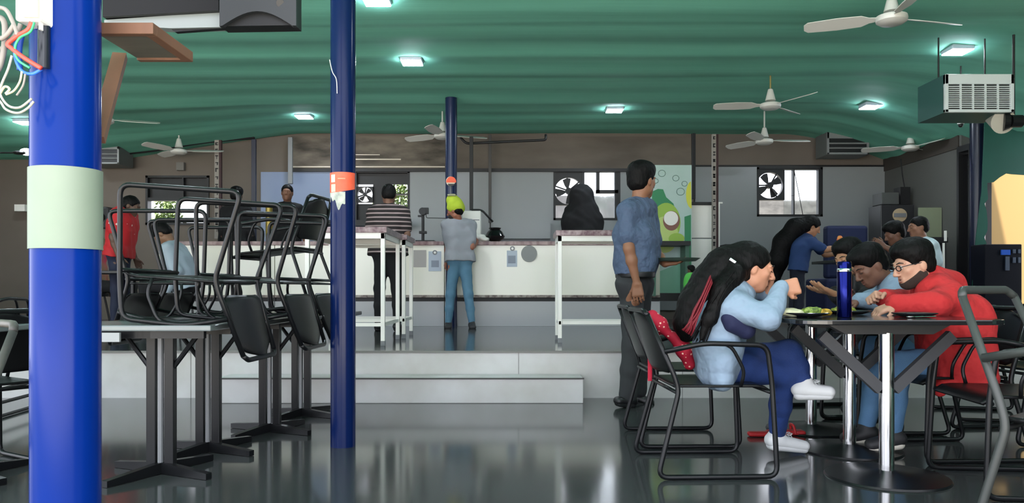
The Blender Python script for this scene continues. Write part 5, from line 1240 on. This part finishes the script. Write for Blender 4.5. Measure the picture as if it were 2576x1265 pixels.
# --- man behind the counter
Yk = 11.15
Jk = pose(X(723, Yk), Yk, PZ+.28, -PI/2+.15, 1.70)
person('man in black facing the room from behind the counter', Jk, 1.70, (120, 84, 66), M_blackcl, M_blackcl, M_dark, 'short', .01, 'short')
Jo = pose(X(594, Yk), Yk, PZ+.26, PI/2, 1.68)
person('person in black behind the counter seen only as the back of a head', Jo, 1.68, (80, 60, 50), M_blackcl, M_blackcl, M_dark, 'long', .01, 'full')
b = NB(); bx(b, X(400, CY), X(1661, CY), CY+.72, BY-.03, PZ-.05, PZ+.285); meta(obj('kitchen_floor', b, M_tile), kind='structure')
# --- black hooded person
Jl = pose(X(1462, Yk), Yk, PZ+.28, -1.9, 1.66)
def hood(s):
    s.ell(A(1462, 492, Yk), (.155, .15, .17), None, .05); s.cap(A(1464, 500, Yk), A(1470, 590, Yk), .17, .245, .08); s.cap(A(1440, 560, Yk), A(1490, 560, Yk), .17, .17, .06)
t_l, Tl, _, _ = person('figure in a black hooded cloak behind the counter before the window', Jl, 1.62, (30, 26, 24), M_blackcl, M_blackcl, M_dark, 'long', .01, None, loose=.02, top_ext=hood)

# --- leaning person in navy tee on the upper level
Ye = 10.0
Je = pose(X(2003, Ye), Ye, PZ, 0, 1.66, lean=.42, bend=.5)
Je['pel'] = A(2008, 672, Ye); Je['chest'] = A(2015, 622, Ye); Je['neck'] = A(2030, 600, Ye); Je['head'] = A(2043, 572, Ye); Je['fwd'] = (.9, -.2, -.45); Je['up'] = (.4, 0, .9)
Je['shR'] = A(2042, 612, Ye-.16); Je['shL'] = A(2040, 606, Ye+.16); Je['elR'] = A(2078, 628, Ye-.2); Je['wrR'] = A(2104, 622, Ye-.2); Je['elL'] = A(2075, 640, Ye+.2); Je['wrL'] = A(2100, 640, Ye+.15)
Je['hipL'] = A(2005, 676, Ye+.08); Je['hipR'] = A(2005, 676, Ye-.08)
def ehair(s, T, q, R):
    s.chain([A(2040, 562, Ye), A(2000, 572, Ye+.02), A(1972, 610, Ye+.04), A(1958, 655, Ye+.06), A(1952, 700, Ye+.08)], [.10, .11, .13, .12, .06], .06)
person('long-haired person in a navy tee leaning right to reach across a table', Je, 1.66, (168, 120, 90), mat('navy_tee', (30, 56, 100), .85), mat('navy_black_jeans', (20, 24, 40), .85), M_dark, 'short', .009, ehair, loose=.012)
t = thing('snack_packet', 'small red and orange snack packet held up by the leaning person', 'packet', A(2111, 600, 9.7))
s = Sdf(); s.ell(A(2113, 598, 9.75), (.035, .012, .03), None, .01).cap(A(2108, 604, 9.75), A(2110, 616, 9.78), .015, .01, .01); link('wrapper', s.mesh('wrapper', .005, .002, 90), mat('packet_red_orange', (214, 70, 50), .5, vary=1, vscale=20, rgb2=(240, 160, 80)), t)

# --- two men seated at the rear right
Yf = 8.15
def seated(label, px, Y, hx, hy, th, **k):
    z = A(px, 0, Y).x; J = pose(z, Y, PZ, th, k.pop('H', 1.68), sit=True, lean=k.pop('lean', .25), bend=k.pop('bend', .3))
    d = A(hx, hy, Y)-J['head']
    for q, f_ in (('head', 1), ('neck', .95), ('chest', .6), ('shL', .85), ('shR', .85), ('elL', .6), ('elR', .6), ('wrL', .4), ('wrR', .4)): J[q] = J[q]+d*f_
    return J
Jf = seated('', 2285, Yf, 2250, 590, PI, bend=.35); Jf['elL'] = A(2262, 640, Yf-.2); Jf['wrL'] = A(2222, 618, Yf-.12)
person('dark-clothed man eating with hand raised, left of the man in white', Jf, 1.68, (110, 76, 60), M_blackcl, M_blackcl, M_dark, 'short', .009, 'full', loose=.01)
Jg = seated('', 2335, 8.6, 2309, 573, PI, bend=.1, lean=.15)
person('man in a white shirt seated in profile before the olive board', Jg, 1.72, (150, 106, 84), mat('white_blue_shirt', (190, 208, 214), .8), M_blackcl, M_dark, 'short', .009, 'short', loose=.01, eyes='closed')
def stool(x, Y, label):
    t = thing('stool', label, 'stool', (x, Y, PZ), 0, 'dark stools on the upper level')
    b = NB(); cyl(b, (x, Y, PZ+.40), (x, Y, PZ+.44), .17, n=24); obj('seat', b, M_black, t)
    for k in range(4):
        a = PI/4+k*PI/2; b = NB(); cyl(b, (x+math.cos(a)*.2, Y+math.sin(a)*.2, PZ+.001), (x+math.cos(a)*.12, Y+math.sin(a)*.12, PZ+.40), .012, n=8); obj('leg', b, M_black, t)
stool(Jf['pel'].x, Jf['pel'].y, 'dark stool under the dark-clothed eating man at rear right'); stool(Jg['pel'].x, Jg['pel'].y, 'dark stool under the man in the white shirt at rear right')

# --- child in green
Jp = pose(X(1738, 9.4), 9.4, PZ, -PI/2, 1.0)
d_ = A(1745, 683, 9.4).z-Jp['head'].z
person('small dark-haired child in bright green behind the long-haired woman', pose(X(1740, 9.4), 9.4, PZ, PI*.8, 1.0*(1+d_)), .9*(1+d_), (90, 64, 50), mat('bright_green_cotton', (90, 190, 80), .8), mat('bright_green_cotton', (90, 190, 80), .8), M_dark, 'short', .009, 'full', loose=.02)

# --- group behind the pile of chairs
Yr = 8.75
Jm2 = pose(X(300, Yr), Yr, PZ, .1, 1.66, lean=.14, bend=.35)
Jm2['head'] = A(330, 520, Yr); Jm2['neck'] = A(318, 550, Yr)
M_redshirt = dots('crimson_dotted_shirt', (176, 22, 30), (225, 200, 190), 11, .12)
person('customer in a crimson dotted shirt standing behind the pile of chairs', Jm2, 1.66, (90, 66, 54), M_redshirt, mat('dark_navy_jeans', (22, 30, 54), .8), M_dark, 'short', .009, 'short', loose=.012, build=1.1)
Jn = seated('', 470, 8.5, 410, 590, PI, bend=.9, lean=.5)
person('seated person in a pale grey shirt bent over behind the pile of chairs', Jn, 1.66, (120, 88, 66), mat('pale_grey_shirt', (150, 162, 172), .8), M_blackcl, M_dark, 'long', .009, 'full', loose=.014)
stool(Jn['pel'].x, Jn['pel'].y, 'dark stool under the person in pale grey behind the chair pile')
Jx = seated('', 236, 9.4, 240, 560, 0, bend=.3, lean=.1)
person('seated person in pink and green peeking out beside the thick blue pole', Jx, 1.6, (110, 80, 64), mat('pink_green_cloth', (206, 50, 90), .8, vary=1, vscale=3, rgb2=(30, 150, 90)), M_blackcl, M_dark, 'long', .01, 'full', loose=.012)
stool(Jx['pel'].x, Jx['pel'].y, 'dark stool beside the thick blue pole on the upper level')
# shoes of someone hidden at the table: red sandals on the floor
for k, (px, py, Y, lb) in enumerate(((1975, 1078, 4.6, 'red sandal on the floor beyond the woman, under the chrome tables'), (1930, 1085, 4.55, 'red sandal on the floor hidden beside the woman\'s ankle'))):
    t = thing('sandal', lb, 'sandal', (X(px, Y), Y, 0), 0, 'red sandals'); c = Vector((X(px, Y), Y, .012))
    s = Sdf(); s.slab(c+Vector((-.10, 0, .004)), c+Vector((.10, 0, .004)), (0, 1, 0), .015, .025, .014, .014, .01); link('sole', s.mesh('sole', .006), mat('sandal_red', (190, 40, 44), .5), t)
    b = NB(); tube(b, rounded([c+Vector((.05, -.035, 0)), c+Vector((.04, -.03, .05)), c+Vector((.04, .03, .05)), c+Vector((.05, .035, 0))], .02), .008, 8); obj('strap', b, mat('sandal_red', (190, 40, 44), .5), t)
